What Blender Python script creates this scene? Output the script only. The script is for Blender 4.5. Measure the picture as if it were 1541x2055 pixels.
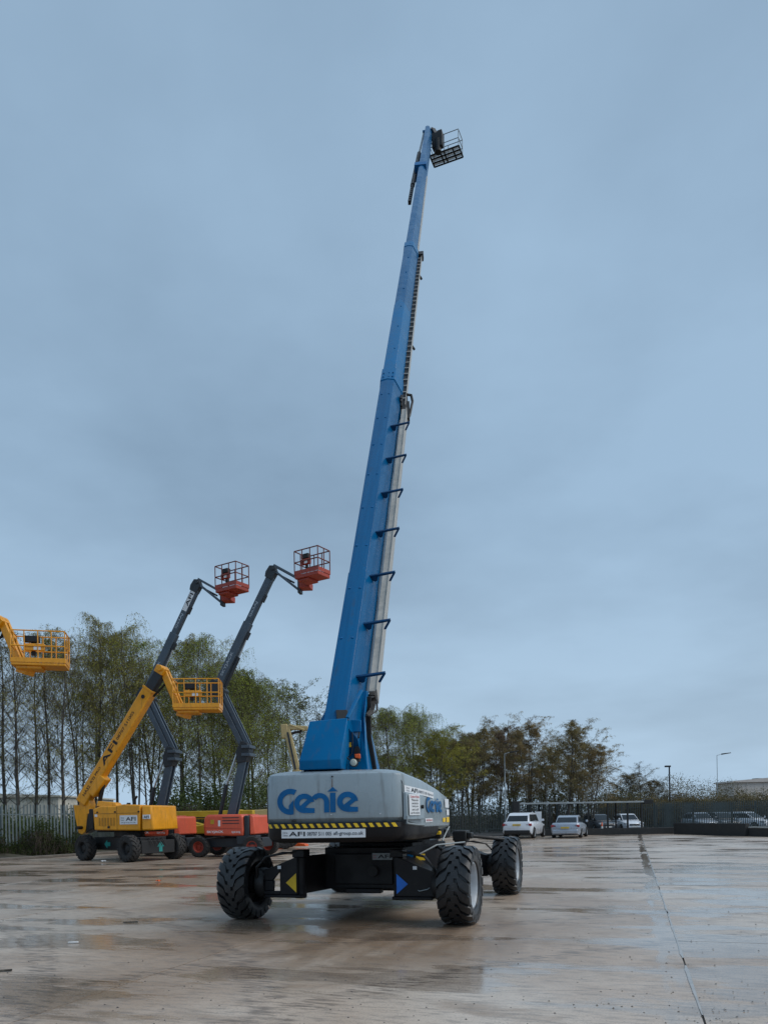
import bpy, bmesh, math, random
import numpy as np
from mathutils import Vector, Matrix
rad = math.radians
sc = bpy.context.scene
for o in list(bpy.data.objects):
    bpy.data.objects.remove(o)

# ------------------------------------------------------------------ camera
EYE = 1.6                      # eye height of the photographer (m)
F = 1540.0                     # focal length in photograph pixels (1541 wide), about a 26 mm phone lens
PX0, PY0 = 770.5, 1639.0       # where the level optical axis meets the photograph
ROLL = rad(1.0)
cam_data = bpy.data.cameras.new('camera')
cam = bpy.data.objects.new('camera', cam_data)
sc.collection.objects.link(cam)
cam_data.sensor_fit = 'HORIZONTAL'
cam_data.sensor_width = 36.0
cam_data.lens = 36.0 * F / 1541.0
cam_data.shift_y = (PY0 - 1027.5) / 1541.0
cam_data.clip_start = 0.1
cam_data.clip_end = 6000
cam.matrix_world = Matrix.Translation((0, 0, EYE)) @ Matrix.Rotation(rad(90), 4, 'X') @ Matrix.Rotation(-ROLL, 4, 'Z')
sc.camera = cam

# ------------------------------------------------------------------ render + exposure
sc.render.engine = 'CYCLES'
sc.cycles.use_denoising = True
try:
    sc.cycles.denoiser = 'OPENIMAGEDENOISE'
    sc.cycles.denoising_input_passes = 'RGB_ALBEDO_NORMAL'
except Exception:
    pass
sc.cycles.max_bounces = 6
sc.cycles.diffuse_bounces = 3
sc.cycles.glossy_bounces = 3
sc.cycles.transmission_bounces = 4
sc.cycles.transparent_max_bounces = 6
sc.cycles.sample_clamp_indirect = 4
sc.view_settings.view_transform = 'Standard'
sc.view_settings.look = 'None'
sc.view_settings.exposure = 0.28
sc.view_settings.gamma = 1.0
sc.view_settings.use_curve_mapping = False

# ------------------------------------------------------------------ overcast sky and veiled sun
SUN_EL, SUN_AZ = rad(48), rad(102)       # azimuth from +Y towards +X: behind the camera, to the right
world = bpy.data.worlds.new('World')
sc.world = world
world.use_nodes = True
wn, wl = world.node_tree.nodes, world.node_tree.links
wn.clear()
w_out = wn.new('ShaderNodeOutputWorld')
bg = wn.new('ShaderNodeBackground')
sky = wn.new('ShaderNodeTexSky')
sky.sky_type = 'NISHITA'
sky.sun_disc = False
sky.sun_elevation = SUN_EL
sky.sun_rotation = SUN_AZ
sky.air_density = 1.2
sky.dust_density = 4.0
sky.ozone_density = 2.0
tc = wn.new('ShaderNodeTexCoord')
# cloud deck: direction projected on a flat layer, so that clouds bunch up towards the horizon
sep = wn.new('ShaderNodeSeparateXYZ'); wl.new(tc.outputs['Generated'], sep.inputs[0])
zc = wn.new('ShaderNodeMath'); zc.operation = 'MAXIMUM'; zc.inputs[1].default_value = 0.0
wl.new(sep.outputs['Z'], zc.inputs[0])
zp = wn.new('ShaderNodeMath'); zp.operation = 'ADD'; zp.inputs[1].default_value = 0.16
wl.new(zc.outputs[0], zp.inputs[0])
dx = wn.new('ShaderNodeMath'); dx.operation = 'DIVIDE'; wl.new(sep.outputs['X'], dx.inputs[0]); wl.new(zp.outputs[0], dx.inputs[1])
dy = wn.new('ShaderNodeMath'); dy.operation = 'DIVIDE'; wl.new(sep.outputs['Y'], dy.inputs[0]); wl.new(zp.outputs[0], dy.inputs[1])
cmb = wn.new('ShaderNodeCombineXYZ'); mirx = wn.new('ShaderNodeMath'); mirx.operation = 'MULTIPLY'; mirx.inputs[1].default_value = -1.0; wl.new(dx.outputs[0], mirx.inputs[0]); wl.new(mirx.outputs[0], cmb.inputs['X']); wl.new(dy.outputs[0], cmb.inputs['Y'])
n1 = wn.new('ShaderNodeTexNoise'); n1.inputs['Scale'].default_value = 1.0; n1.inputs['Detail'].default_value = 6; n1.inputs['Roughness'].default_value = 0.5
off = wn.new('ShaderNodeVectorMath'); off.operation = 'ADD'; off.inputs[1].default_value = (0.6, 5.1, 2.7)
wl.new(cmb.outputs[0], off.inputs[0]); wl.new(off.outputs[0], n1.inputs['Vector'])
ramp = wn.new('ShaderNodeValToRGB')
ramp.color_ramp.elements[0].position = 0.34; ramp.color_ramp.elements[0].color = (0.200, 0.298, 0.412, 1)
ramp.color_ramp.elements[1].position = 0.64; ramp.color_ramp.elements[1].color = (0.312, 0.452, 0.606, 1)
wl.new(n1.outputs['Fac'], ramp.inputs[0])
# thinner, paler cloud towards the horizon
hz = wn.new('ShaderNodeMapRange'); hz.interpolation_type = 'SMOOTHSTEP'
hz.inputs['From Min'].default_value = 0.0; hz.inputs['From Max'].default_value = 0.42
hz.inputs['To Min'].default_value = 0.55; hz.inputs['To Max'].default_value = 0.0
wl.new(zc.outputs[0], hz.inputs['Value'])
mixh = wn.new('ShaderNodeMixRGB'); mixh.inputs[2].default_value = (0.49, 0.65, 0.81, 1)
wl.new(hz.outputs[0], mixh.inputs[0]); wl.new(ramp.outputs[0], mixh.inputs[1])
skm = wn.new('ShaderNodeMixRGB'); skm.blend_type = 'MULTIPLY'; skm.inputs[0].default_value = 1.0
skm.inputs[2].default_value = (0.10, 0.10, 0.10, 1)
wl.new(sky.outputs[0], skm.inputs[1])
mixs = wn.new('ShaderNodeMixRGB'); mixs.inputs[0].default_value = 0.93    # the deck covers nearly all of the clear sky
wl.new(skm.outputs[0], mixs.inputs[1]); wl.new(mixh.outputs[0], mixs.inputs[2])
wl.new(mixs.outputs[0], bg.inputs['Color'])
bg.inputs['Strength'].default_value = 0.93
wl.new(bg.outputs[0], w_out.inputs['Surface'])

sun_data = bpy.data.lights.new('sun', 'SUN')
sun_data.energy = 1.5
sun_data.angle = rad(50)
sun_data.color = (1.0, 0.95, 0.88)
sun = bpy.data.objects.new('sun', sun_data)
sc.collection.objects.link(sun)
sd = Vector((math.sin(SUN_AZ) * math.cos(SUN_EL), math.cos(SUN_AZ) * math.cos(SUN_EL), math.sin(SUN_EL)))
sun.rotation_euler = (-sd).to_track_quat('-Z', 'Y').to_euler()
sun.location = (20, -20, 40)

# ------------------------------------------------------------------ helpers
_c, _s = math.cos(ROLL), math.sin(ROLL)
def uv(px, py):
    ax, ay = px - PX0, py - PY0
    return ax * _c - ay * _s, ax * _s + ay * _c
def at(px, py, Y):                       # the point at distance Y that the photograph shows at (px, py)
    u, v = uv(px, py)
    return Vector((u / F * Y, Y, EYE - v / F * Y))
def gnd(px, py):                         # the point of the flat yard seen at (px, py)
    u, v = uv(px, py)
    Y = EYE * F / v
    return Vector((u / F * Y, Y, 0))
def gx(px, Y):                           # the point of the yard at distance Y below pixel column px
    py = PY0 + EYE / Y * F
    for _ in range(3):
        u, v = uv(px, py)
        py += EYE / Y * F - v
    return Vector((uv(px, py)[0] / F * Y, Y, 0))

COL = sc.collection
ORG = {}
def empty(name, loc, label=None, cat=None, group=None):
    o = bpy.data.objects.new(name, None)
    COL.objects.link(o)
    o.empty_display_size = 0.3
    o.location = loc
    ORG[o.name] = Vector(loc)
    if label: o['label'] = label
    if cat: o['category'] = cat
    if group: o['group'] = group
    return o
def tag(o, label=None, cat=None, group=None, kind=None):
    if label: o['label'] = label
    if cat: o['category'] = cat
    if group: o['group'] = group
    if kind: o['kind'] = kind
    return o

def frame(o, x, y):                       # matrix of a plane: origin, x axis, y axis (z = normal)
    x = Vector(x).normalized(); y = Vector(y); y = (y - x * y.dot(x)).normalized(); z = x.cross(y)
    return Matrix(((x.x, y.x, z.x, o[0]), (x.y, y.y, z.y, o[1]), (x.z, y.z, z.z, o[2]), (0, 0, 0, 1)))

class MB:
    def __init__(s, M=None):
        s.v = []; s.f = []; s.M = M or Matrix.Identity(4)
    def add(s, vs, fs):
        o = len(s.v)
        s.v += [s.M @ Vector(v) for v in vs]
        s.f += [tuple(i + o for i in f) for f in fs]
        return s
    def box(s, lo, hi, M=None):
        (x0, y0, z0), (x1, y1, z1) = lo, hi
        vs = [Vector(p) for p in ((x0,y0,z0),(x1,y0,z0),(x1,y1,z0),(x0,y1,z0),(x0,y0,z1),(x1,y0,z1),(x1,y1,z1),(x0,y1,z1))]
        if M: vs = [M @ v for v in vs]
        return s.add(vs, [(0,3,2,1),(4,5,6,7),(0,1,5,4),(1,2,6,5),(2,3,7,6),(3,0,4,7)])
    def hexa(s, pts):                    # eight corners: bottom 4 then top 4
        return s.add(pts, [(0,3,2,1),(4,5,6,7),(0,1,5,4),(1,2,6,5),(2,3,7,6),(3,0,4,7)])
    def beam(s, p0, p1, w, h, up=(0,0,1), w1=None, h1=None):
        p0, p1 = Vector(p0), Vector(p1); a = (p1 - p0).normalized(); up = Vector(up)
        if abs(a.dot(up)) > .99: up = Vector((0,1,0)) if abs(a.y) < .9 else Vector((1,0,0))
        r = a.cross(up).normalized(); n = r.cross(a)
        w1 = w if w1 is None else w1; h1 = h if h1 is None else h1
        vs = []
        for p, ww, hh in ((p0, w, h), (p1, w1, h1)):
            vs += [p - r*ww/2 - n*hh/2, p + r*ww/2 - n*hh/2, p + r*ww/2 + n*hh/2, p - r*ww/2 + n*hh/2]
        return s.add(vs, [(0,1,2,3),(7,6,5,4),(0,4,5,1),(1,5,6,2),(2,6,7,3),(3,7,4,0)])
    def tube(s, p0, p1, r0, r1=None, n=10):
        return s.path([p0, p1], [r0, r0 if r1 is None else r1], n)
    def path(s, pts, r, n=8):
        pts = [Vector(p) for p in pts]
        rs = r if isinstance(r, (list, tuple)) else [r] * len(pts)
        vs = []; fs = []; ref = None
        for i, p in enumerate(pts):
            a = (pts[min(i+1, len(pts)-1)] - pts[max(i-1, 0)]).normalized()
            if ref is None:
                ref = Vector((0,0,1)) if abs(a.z) < .9 else Vector((1,0,0))
            x = a.cross(ref).normalized(); y = x.cross(a); ref = y
            for k in range(n):
                t = 2*math.pi*k/n
                vs.append(p + (x*math.cos(t) + y*math.sin(t)) * rs[i])
        for i in range(len(pts)-1):
            for k in range(n):
                k2 = (k+1) % n
                fs.append((i*n+k, i*n+k2, (i+1)*n+k2, (i+1)*n+k))
        fs.append(tuple(range(n-1, -1, -1))); fs.append(tuple((len(pts)-1)*n + k for k in range(n)))
        return s.add(vs, fs)
    def prism(s, poly, d0, d1, M=None):  # polygon in the xy plane of M, thickness along its z
        n = len(poly)
        vs = [Vector((x, y, d0)) for x, y in poly] + [Vector((x, y, d1)) for x, y in poly]
        if M: vs = [M @ v for v in vs]
        return s.add(vs, [tuple(range(n-1,-1,-1)), tuple(range(n, 2*n))] + [(i, (i+1)%n, n+(i+1)%n, n+i) for i in range(n)])
    def lathe(s, prof, M=None, n=24, close=False):   # profile (radius, height along local x)
        vs = []; fs = []
        for r, h in prof:
            for k in range(n):
                t = 2*math.pi*k/n
                vs.append(Vector((h, r*math.cos(t), r*math.sin(t))))
        if M: vs = [M @ v for v in vs]
        m = len(prof)
        for i in range(m if close else m-1):
            j = (i+1) % m
            for k in range(n):
                k2 = (k+1) % n
                fs.append((i*n+k, i*n+k2, j*n+k2, j*n+k))
        if not close:
            fs.append(tuple(range(n-1,-1,-1))); fs.append(tuple((m-1)*n+k for k in range(n)))
        return s.add(vs, fs)
    def loft(s, rings, caps=True):
        n = len(rings[0]); vs = [v for r in rings for v in r]; fs = []
        for i in range(len(rings)-1):
            for k in range(n):
                k2 = (k+1) % n
                fs.append((i*n+k, i*n+k2, (i+1)*n+k2, (i+1)*n+k))
        if caps:
            fs.append(tuple(range(n-1,-1,-1))); fs.append(tuple((len(rings)-1)*n+k for k in range(n)))
        return s.add(vs, fs)
    def mesh(s, name, mat, org=(0,0,0), smooth=40):
        me = bpy.data.meshes.new(name)
        org = Vector(org)
        me.from_pydata([v - org for v in s.v], [], s.f)
        bm = bmesh.new(); bm.from_mesh(me)
        bmesh.ops.recalc_face_normals(bm, faces=bm.faces)
        bm.to_mesh(me); bm.free()
        if smooth:
            me.polygons.foreach_set('use_smooth', [True]*len(me.polygons))
            me.set_sharp_from_angle(angle=rad(smooth))
        me.materials.append(mat)
        return me
    def build(s, name, mat, parent=None, bevel=0, smooth=40, seg=2):
        if parent is not None:
            org = ORG[parent.name]
        else:
            xs = [v.x for v in s.v]; ys = [v.y for v in s.v]; zs = [v.z for v in s.v]
            org = Vector(((min(xs)+max(xs))/2, (min(ys)+max(ys))/2, min(zs)))
        o = bpy.data.objects.new(name, s.mesh(name, mat, org, smooth))
        COL.objects.link(o)
        if parent is not None:
            o.parent = parent
        else:
            o.location = org
        ORG[o.name] = Vector(org)
        if bevel:
            m = o.modifiers.new('bevel', 'BEVEL'); m.width = bevel; m.segments = seg; m.limit_method = 'ANGLE'; m.angle_limit = rad(35)
        return o
def part(name, mat, parent, fn, bevel=0, M=None, smooth=40):
    m = MB(M); fn(m); return m.build(name, mat, parent, bevel, smooth)

def inst(name, me, parent, M):            # a part that shares its mesh with its alike pieces; M is its place in the world
    o = bpy.data.objects.new(name, me)
    COL.objects.link(o)
    M = M.copy()
    if parent is not None:
        o.parent = parent
        M.translation = M.translation - ORG[parent.name]
    o.matrix_local = M
    ORG[o.name] = None
    return o
def copy_tree(o, parent=None):
    c = o.copy(); COL.objects.link(c); c.parent = parent
    if parent is not None:
        c.matrix_parent_inverse = o.matrix_parent_inverse.copy()
    for ch in list(o.children):
        copy_tree(ch, c)
    return c

def text(name, s, mat, parent, M, w, h, bold=0.0, fit=True, mapf=None, thick=0.0):
    """flat lettering that fills a w x h field from the origin of the plane M (x right, y up)"""
    cu = bpy.data.curves.new(name, 'FONT'); cu.body = s; cu.resolution_u = 3; cu.offset = bold
    tmp = bpy.data.objects.new(name + '_tmp', cu); COL.objects.link(tmp)
    bpy.context.view_layer.update()
    me0 = tmp.to_mesh()
    vs = [v.co.copy() for v in me0.vertices]; fs = [tuple(p.vertices) for p in me0.polygons]
    tmp.to_mesh_clear(); bpy.data.objects.remove(tmp); bpy.data.curves.remove(cu)
    x0 = min(v.x for v in vs); x1 = max(v.x for v in vs); y0 = min(v.y for v in vs); y1 = max(v.y for v in vs)
    sx = w / max(x1-x0, 1e-6); sy = h / max(y1-y0, 1e-6)
    if not fit: sx = sy = min(sx, sy)
    pts = [Vector(((v.x-x0)*sx, (v.y-y0)*sy, 0)) for v in vs]
    pts = [mapf(p.x, p.y) for p in pts] if mapf else [M @ p for p in pts]
    m = MB(); m.add(pts, fs)
    return m.build(name, mat, parent, smooth=0)
# ------------------------------------------------------------------ materials
def nm(name):
    m = bpy.data.materials.new(name); m.use_nodes = True
    nt = m.node_tree; b = nt.nodes['Principled BSDF']
    return m, nt.nodes, nt.links, b
def math_(n, l, op, a, b=None):
    k = n.new('ShaderNodeMath'); k.operation = op
    for i, q in enumerate((a, b)):
        if q is None: continue
        if isinstance(q, (int, float)): k.inputs[i].default_value = q
        else: l.new(q, k.inputs[i])
    return k.outputs[0]
def mix_(n, l, f, a, b, mode='MIX'):
    k = n.new('ShaderNodeMixRGB'); k.blend_type = mode
    for i, q in enumerate((f, a, b)):
        if isinstance(q, (int, float)): k.inputs[i].default_value = q
        elif isinstance(q, tuple): k.inputs[i].default_value = (*q[:3], 1)
        else: l.new(q, k.inputs[i])
    return k.outputs[0]
def noise_(n, l, vec, scale, detail=3, rough=.5):
    k = n.new('ShaderNodeTexNoise'); k.inputs['Scale'].default_value = scale
    k.inputs['Detail'].default_value = detail; k.inputs['Roughness'].default_value = rough
    if vec is not None: l.new(vec, k.inputs['Vector'])
    return k.outputs['Fac']
def range_(n, l, v, a, b, c=0., d=1.):
    k = n.new('ShaderNodeMapRange'); k.interpolation_type = 'SMOOTHSTEP'
    l.new(v, k.inputs['Value'])
    for nm_, q in (('From Min', a), ('From Max', b), ('To Min', c), ('To Max', d)): k.inputs[nm_].default_value = q
    return k.outputs[0]
def bump_(n, l, b, h, strength, dist):
    k = n.new('ShaderNodeBump'); k.inputs['Strength'].default_value = strength; k.inputs['Distance'].default_value = dist
    l.new(h, k.inputs['Height']); l.new(k.outputs[0], b.inputs['Normal'])

def surf(name, col, rough=.5, metal=0., var=.15, dirt=.25, dirtcol=(.10,.085,.07), scale=3., spec=.5, coat=0., bump=0., bscale=60, streak=0.):
    """painted, moulded or bare surface: tone drifts, grime gathers in patches, gloss is uneven"""
    m, n, l, b = nm(name)
    tc = n.new('ShaderNodeTexCoord'); g = n.new('ShaderNodeNewGeometry')
    v = g.outputs['Position']
    a = noise_(n, l, v, scale, 4, .6)
    d = noise_(n, l, v, scale * 3.7, 5, .65)
    c1 = tuple(min(1, c * (1 + var)) for c in col); c0 = tuple(c * (1 - var) for c in col)
    c = mix_(n, l, range_(n, l, a, .3, .7), c0, c1)
    df = range_(n, l, d, .52, .74, 0, dirt)
    c = mix_(n, l, df, c, dirtcol)
    if streak:                                   # rain-washed grime runs
        mp = n.new('ShaderNodeMapping'); mp.inputs['Scale'].default_value = (14, 14, .9); l.new(v, mp.inputs['Vector'])
        sf_ = noise_(n, l, mp.outputs[0], 1.0, 4, .6)
        c = mix_(n, l, math_(n, l, 'MULTIPLY', range_(n, l, sf_, .50, .70, 0, streak), range_(n, l, a, .35, .6)), c, dirtcol)
    l.new(c, b.inputs['Base Color'])
    l.new(range_(n, l, a, .25, .75, max(.02, rough * .8), min(1, rough * 1.25)), b.inputs['Roughness'])
    b.inputs['Metallic'].default_value = metal
    b.inputs['Specular IOR Level'].default_value = spec
    b.inputs['Coat Weight'].default_value = coat
    b.inputs['Coat Roughness'].default_value = .08
    if bump:
        bump_(n, l, b, noise_(n, l, v, bscale, 3, .6), bump, .01)
    return m
M_blue = surf('blue_paint', (.0003, .128, .32), .30, dirt=.08, spec=.14, streak=.2, coat=.0, var=.08, scale=1.3)
M_bluedk = surf('dark_blue_decal', (.002, .105, .29), .45, dirt=.06, spec=.25)
M_grey = surf('grey_blue_panel', (.28, .345, .385), .28, dirt=.14, coat=.2, streak=.45, var=.05, scale=1.2)
M_black = surf('black_chassis_paint', (.008, .008, .010), .45, dirt=.2, dirtcol=(.045,.04,.035), spec=.3)
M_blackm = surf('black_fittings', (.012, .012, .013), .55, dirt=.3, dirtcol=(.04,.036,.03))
M_rubber = surf('tyre_rubber', (.017, .018, .020), .33, dirt=.55, dirtcol=(.055,.050,.045), scale=5, bump=.15, bscale=90)
M_rubber2 = surf('tyre_rubber_dry', (.028, .027, .027), .8, dirt=.75, dirtcol=(.085,.07,.056), scale=4)
M_rim = surf('grey_rim', (.42, .46, .50), .4, dirt=.35, dirtcol=(.16,.14,.12))
M_alu = surf('aluminium_tray', (.44, .42, .38), .5, metal=.25, dirt=.35, dirtcol=(.25,.20,.15), var=.12, scale=6)
M_galv = surf('galvanised_steel', (.30, .34, .36), .55, metal=.35, dirt=.4, dirtcol=(.14,.14,.12), var=.2, scale=2)
M_yel = surf('yellow_paint', (.80, .34, .010), .38, streak=.4, dirt=.3, dirtcol=(.20,.10,.02), coat=.15, var=.1, scale=2)
M_yel2 = surf('lemon_yellow_paint', (.50, .33, .02), .45, dirt=.35, dirtcol=(.15,.11,.03), var=.1)
M_ora = surf('orange_red_paint', (.68, .105, .050), .38, streak=.3, dirt=.2, dirtcol=(.2,.05,.03), coat=.15, var=.08)
M_orad = surf('red_orange_basket_paint', (.36, .050, .028), .5, dirt=.35, dirtcol=(.1,.03,.02))
M_slate = surf('slate_blue_boom_paint', (.060, .085, .115), .4, dirt=.3, dirtcol=(.03,.035,.04), var=.12)
M_slate2 = surf('dark_slate_fittings', (.022, .028, .036), .5, dirt=.3, dirtcol=(.05,.045,.04))
M_cream = surf('cream_paint', (.46, .36, .17), .5, dirt=.35, dirtcol=(.20,.15,.08), var=.1)
M_white = surf('white_vinyl', (.74, .77, .80), .45, dirt=.12, dirtcol=(.4,.4,.38), var=.04)
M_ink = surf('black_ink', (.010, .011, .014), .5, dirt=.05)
M_inkgrey = surf('grey_ink', (.05, .065, .09), .5, dirt=.05)
M_inkred = surf('red_ink', (.45, .05, .06), .5, dirt=.05)
M_sunyel = surf('yellow_vinyl', (.80, .52, .02), .45, dirt=.15, dirtcol=(.3,.2,.05))
M_teal = surf('teal_vinyl', (.02, .26, .24), .5, dirt=.2)
M_amber = surf('orange_plastic', (.75, .11, .015), .4, dirt=.1)
M_conew = surf('cone_sleeve', (.75, .75, .73), .5, dirt=.3)
M_chrome = surf('chromed_rod', (.52, .56, .60), .22, metal=.9, dirt=.2)
M_lampglass = surf('lamp_glass', (.55, .58, .50), .15, dirt=.1, coat=.5)
M_carw = surf('white_car_paint', (.70, .74, .80), .25, dirt=.12, dirtcol=(.35,.33,.3), coat=.6, var=.03)
M_cars = surf('silver_car_paint', (.36, .41, .48), .3, metal=.3, dirt=.12, coat=.5, var=.05)
M_card = surf('dark_grey_car_paint', (.06, .07, .085), .3, dirt=.15, coat=.5, var=.05)
M_glass = surf('tinted_glass', (.020, .026, .032), .12, dirt=.08, dirtcol=(.06,.06,.06), spec=.35, coat=.0)
M_tail = surf('red_lens', (.32, .02, .025), .2, dirt=.05, coat=.4)
M_head = surf('clear_lens', (.50, .54, .58), .15, dirt=.05, coat=.4)
M_plate = surf('yellow_plate', (.62, .42, .06), .4, dirt=.15)
M_platew = surf('white_plate', (.7, .7, .68), .4, dirt=.15)
M_roof = surf('roof_sheet', (.33, .36, .37), .5, dirt=.3)
M_wallp = surf('pale_cladding', (.72, .63, .57), .6, dirt=.2, var=.06, scale=.4)
M_wallc = surf('cream_cladding', (.55, .52, .44), .6, dirt=.2, var=.06, scale=.4)
M_dwall = surf('dark_low_wall', (.024, .024, .024), .6, dirt=.4, dirtcol=(.07,.065,.06), scale=1)
M_coping = surf('pale_coping', (.36, .36, .34), .6, dirt=.3, scale=2)
M_kerb = surf('kerb_concrete', (.17, .15, .13), .7, dirt=.5, dirtcol=(.06,.05,.04), bump=.3)
M_stone = surf('pebble', (.06, .055, .05), .5, dirt=.3)
M_paper = surf('paper', (.7, .7, .7), .7, dirt=.15)
M_soil = surf('verge_soil', (.055, .048, .032), .85, dirt=.6, dirtcol=(.04,.055,.02), var=.3, scale=.8, bump=.5, bscale=12)

def bark(name, c0, c1):
    m, n, l, b = nm(name)
    g = n.new('ShaderNodeNewGeometry')
    mp = n.new('ShaderNodeMapping'); mp.inputs['Scale'].default_value = (3, 3, .7)
    l.new(g.outputs['Position'], mp.inputs['Vector'])
    a = noise_(n, l, mp.outputs[0], 3.5, 4, .65)
    l.new(mix_(n, l, range_(n, l, a, .35, .65), c0, c1), b.inputs['Base Color'])
    b.inputs['Roughness'].default_value = .85
    b.inputs['Specular IOR Level'].default_value = .2
    return m
M_bark = bark('dark_bark', (.05, .046, .040), (.15, .135, .115))
M_birch = bark('birch_bark', (.045, .040, .034), (.16, .15, .13))
M_twig = bark('twig_bark', (.08, .066, .054), (.15, .125, .10))
def leaf(name):
    m, n, l, b = nm(name)
    oi = n.new('ShaderNodeObjectInfo'); g = n.new('ShaderNodeNewGeometry')
    a = noise_(n, l, g.outputs['Position'], 1.1, 3, .6)
    f = noise_(n, l, g.outputs['Position'], 9, 2, .5)
    c = mix_(n, l, range_(n, l, a, .3, .7), (1.0,1.0,.95), (2.3,2.2,1.8))
    c2 = mix_(n, l, range_(n, l, f, .35, .65), (.7,.72,.7), (1.25,1.2,1.2))
    c = mix_(n, l, 1.0, c, c2, 'MULTIPLY')
    c = mix_(n, l, 1.0, c, oi.outputs['Color'], 'MULTIPLY')
    l.new(c, b.inputs['Base Color'])
    b.inputs['Roughness'].default_value = .6
    b.inputs['Specular IOR Level'].default_value = .25
    tr = n.new('ShaderNodeBsdfTranslucent'); l.new(c, tr.inputs['Color'])
    mx = n.new('ShaderNodeMixShader'); mx.inputs[0].default_value = .42
    out = n['Material Output']
    l.new(b.outputs[0], mx.inputs[1]); l.new(tr.outputs[0], mx.inputs[2]); l.new(mx.outputs[0], out.inputs['Surface'])
    return m
M_leaf = leaf('foliage')

# wet concrete of the yard
BAY = rad(18.0)                                  # the bays run away from the camera, 18 degrees to the right
_jp = gnd(1410, 2040); J_LAT = _jp.x*math.cos(BAY) - _jp.y*math.sin(BAY)
def concrete():
    m, n, l, b = nm('wet_concrete')
    g = n.new('ShaderNodeNewGeometry'); oi = n.new('ShaderNodeObjectInfo')
    P = g.outputs['Position']
    rot = n.new('ShaderNodeMapping'); rot.vector_type = 'POINT'; rot.inputs['Rotation'].default_value = (0, 0, BAY)
    l.new(P, rot.inputs['Vector'])
    R = rot.outputs[0]
    lat = n.new('ShaderNodeMapping'); lat.inputs['Scale'].default_value = (.22, 1.0, 1); l.new(R, lat.inputs['Vector'])   # brushed across the bay
    lon = n.new('ShaderNodeMapping'); lon.inputs['Scale'].default_value = (1.0, .25, 1); l.new(R, lon.inputs['Vector'])   # tracks along the bay
    big = noise_(n, l, P, .22, 4, .55)
    med = noise_(n, l, P, .9, 5, .6)
    brush = noise_(n, l, lat.outputs[0], 2.6, 4, .6)
    brush2 = noise_(n, l, lat.outputs[0], 16, 4, .65)
    track = noise_(n, l, lon.outputs[0], 1.1, 4, .6)
    fine = noise_(n, l, P, 55, 3, .7)
    grit = noise_(n, l, P, 190, 2, .6)
    pale, warm, brown = (.52, .44, .365), (.39, .285, .205), (.17, .098, .048)
    c = mix_(n, l, range_(n, l, big, .38, .62), warm, pale)
    mud = math_(n, l, 'MULTIPLY', range_(n, l, med, .46, .66), range_(n, l, brush, .35, .65))
    c = mix_(n, l, math_(n, l, 'MULTIPLY', mud, .65), c, brown)
    # mud dragged under and in front of the machine, and along the left of the yard
    sp = n.new('ShaderNodeSeparateXYZ'); l.new(P, sp.inputs[0])
    def blob(cx, cy, rx, ry):
        ax = math_(n, l, 'DIVIDE', math_(n, l, 'SUBTRACT', sp.outputs['X'], cx), rx)
        ay = math_(n, l, 'DIVIDE', math_(n, l, 'SUBTRACT', sp.outputs['Y'], cy), ry)
        d = math_(n, l, 'SQRT', math_(n, l, 'ADD', math_(n, l, 'MULTIPLY', ax, ax), math_(n, l, 'MULTIPLY', ay, ay)))
        d = math_(n, l, 'ADD', d, math_(n, l, 'MULTIPLY', math_(n, l, 'SUBTRACT', track, .5), 1.6))
        return range_(n, l, d, .55, 1.25, 1, 0)
    st = math_(n, l, 'MAXIMUM', math_(n, l, 'MULTIPLY', blob(-.3, 10.4, 3.0, 3.0), .9), math_(n, l, 'MULTIPLY', blob(-9, 24, 8.5, 8.5), .75))
    st = math_(n, l, 'MAXIMUM', st, math_(n, l, 'MULTIPLY', blob(-2.6, 7.2, 1.2, 2.4), .3))
    c = mix_(n, l, math_(n, l, 'MULTIPLY', st, range_(n, l, track, .25, .6)), c, brown)
    c = mix_(n, l, math_(n, l, 'MULTIPLY', range_(n, l, brush2, .46, .66), .50), c, (.11, .092, .08))
    c = mix_(n, l, range_(n, l, fine, .52, .68, 0, .6), c, (.09, .08, .072))
    c = mix_(n, l, range_(n, l, grit, .56, .68, 0, .65), c, (.55, .51, .47))
    # curved tyre tracks of lifts driven over the bays
    def ringm(cx, cy, r, w):
        ax = math_(n, l, 'SUBTRACT', sp.outputs['X'], cx); ay = math_(n, l, 'SUBTRACT', sp.outputs['Y'], cy)
        d = math_(n, l, 'SQRT', math_(n, l, 'ADD', math_(n, l, 'MULTIPLY', ax, ax), math_(n, l, 'MULTIPLY', ay, ay)))
        d = math_(n, l, 'ABSOLUTE', math_(n, l, 'SUBTRACT', d, r))
        return range_(n, l, d, w*.6, w, 1, 0)
    tk = None
    for cx_, cy_, r_ in ((9., -3., 13.6), (9., -3., 15.9), (-16., 3., 13.4), (-16., 3., 15.4), (14., 30., 20.)):
        q_ = ringm(cx_, cy_, r_, .22); tk = q_ if tk is None else math_(n, l, 'MAXIMUM', tk, q_)
    c = mix_(n, l, math_(n, l, 'MULTIPLY', math_(n, l, 'MULTIPLY', tk, range_(n, l, brush2, .42, .60)), .55), c, (.10, .075, .06))
    # per slab tone
    rnd = math_(n, l, 'ADD', 1.02, math_(n, l, 'MULTIPLY', oi.outputs['Random'], .2))
    hsv = n.new('ShaderNodeHueSaturation'); l.new(c, hsv.inputs['Color']); l.new(rnd, hsv.inputs['Value'])
    c = hsv.outputs[0]
    # water: damp everywhere, standing film in the low streaks
    wetn = math_(n, l, 'ADD', math_(n, l, 'MULTIPLY', noise_(n, l, lat.outputs[0], .95, 6, .62), .6), math_(n, l, 'MULTIPLY', noise_(n, l, P, .35, 3, .5), .4))
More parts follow.
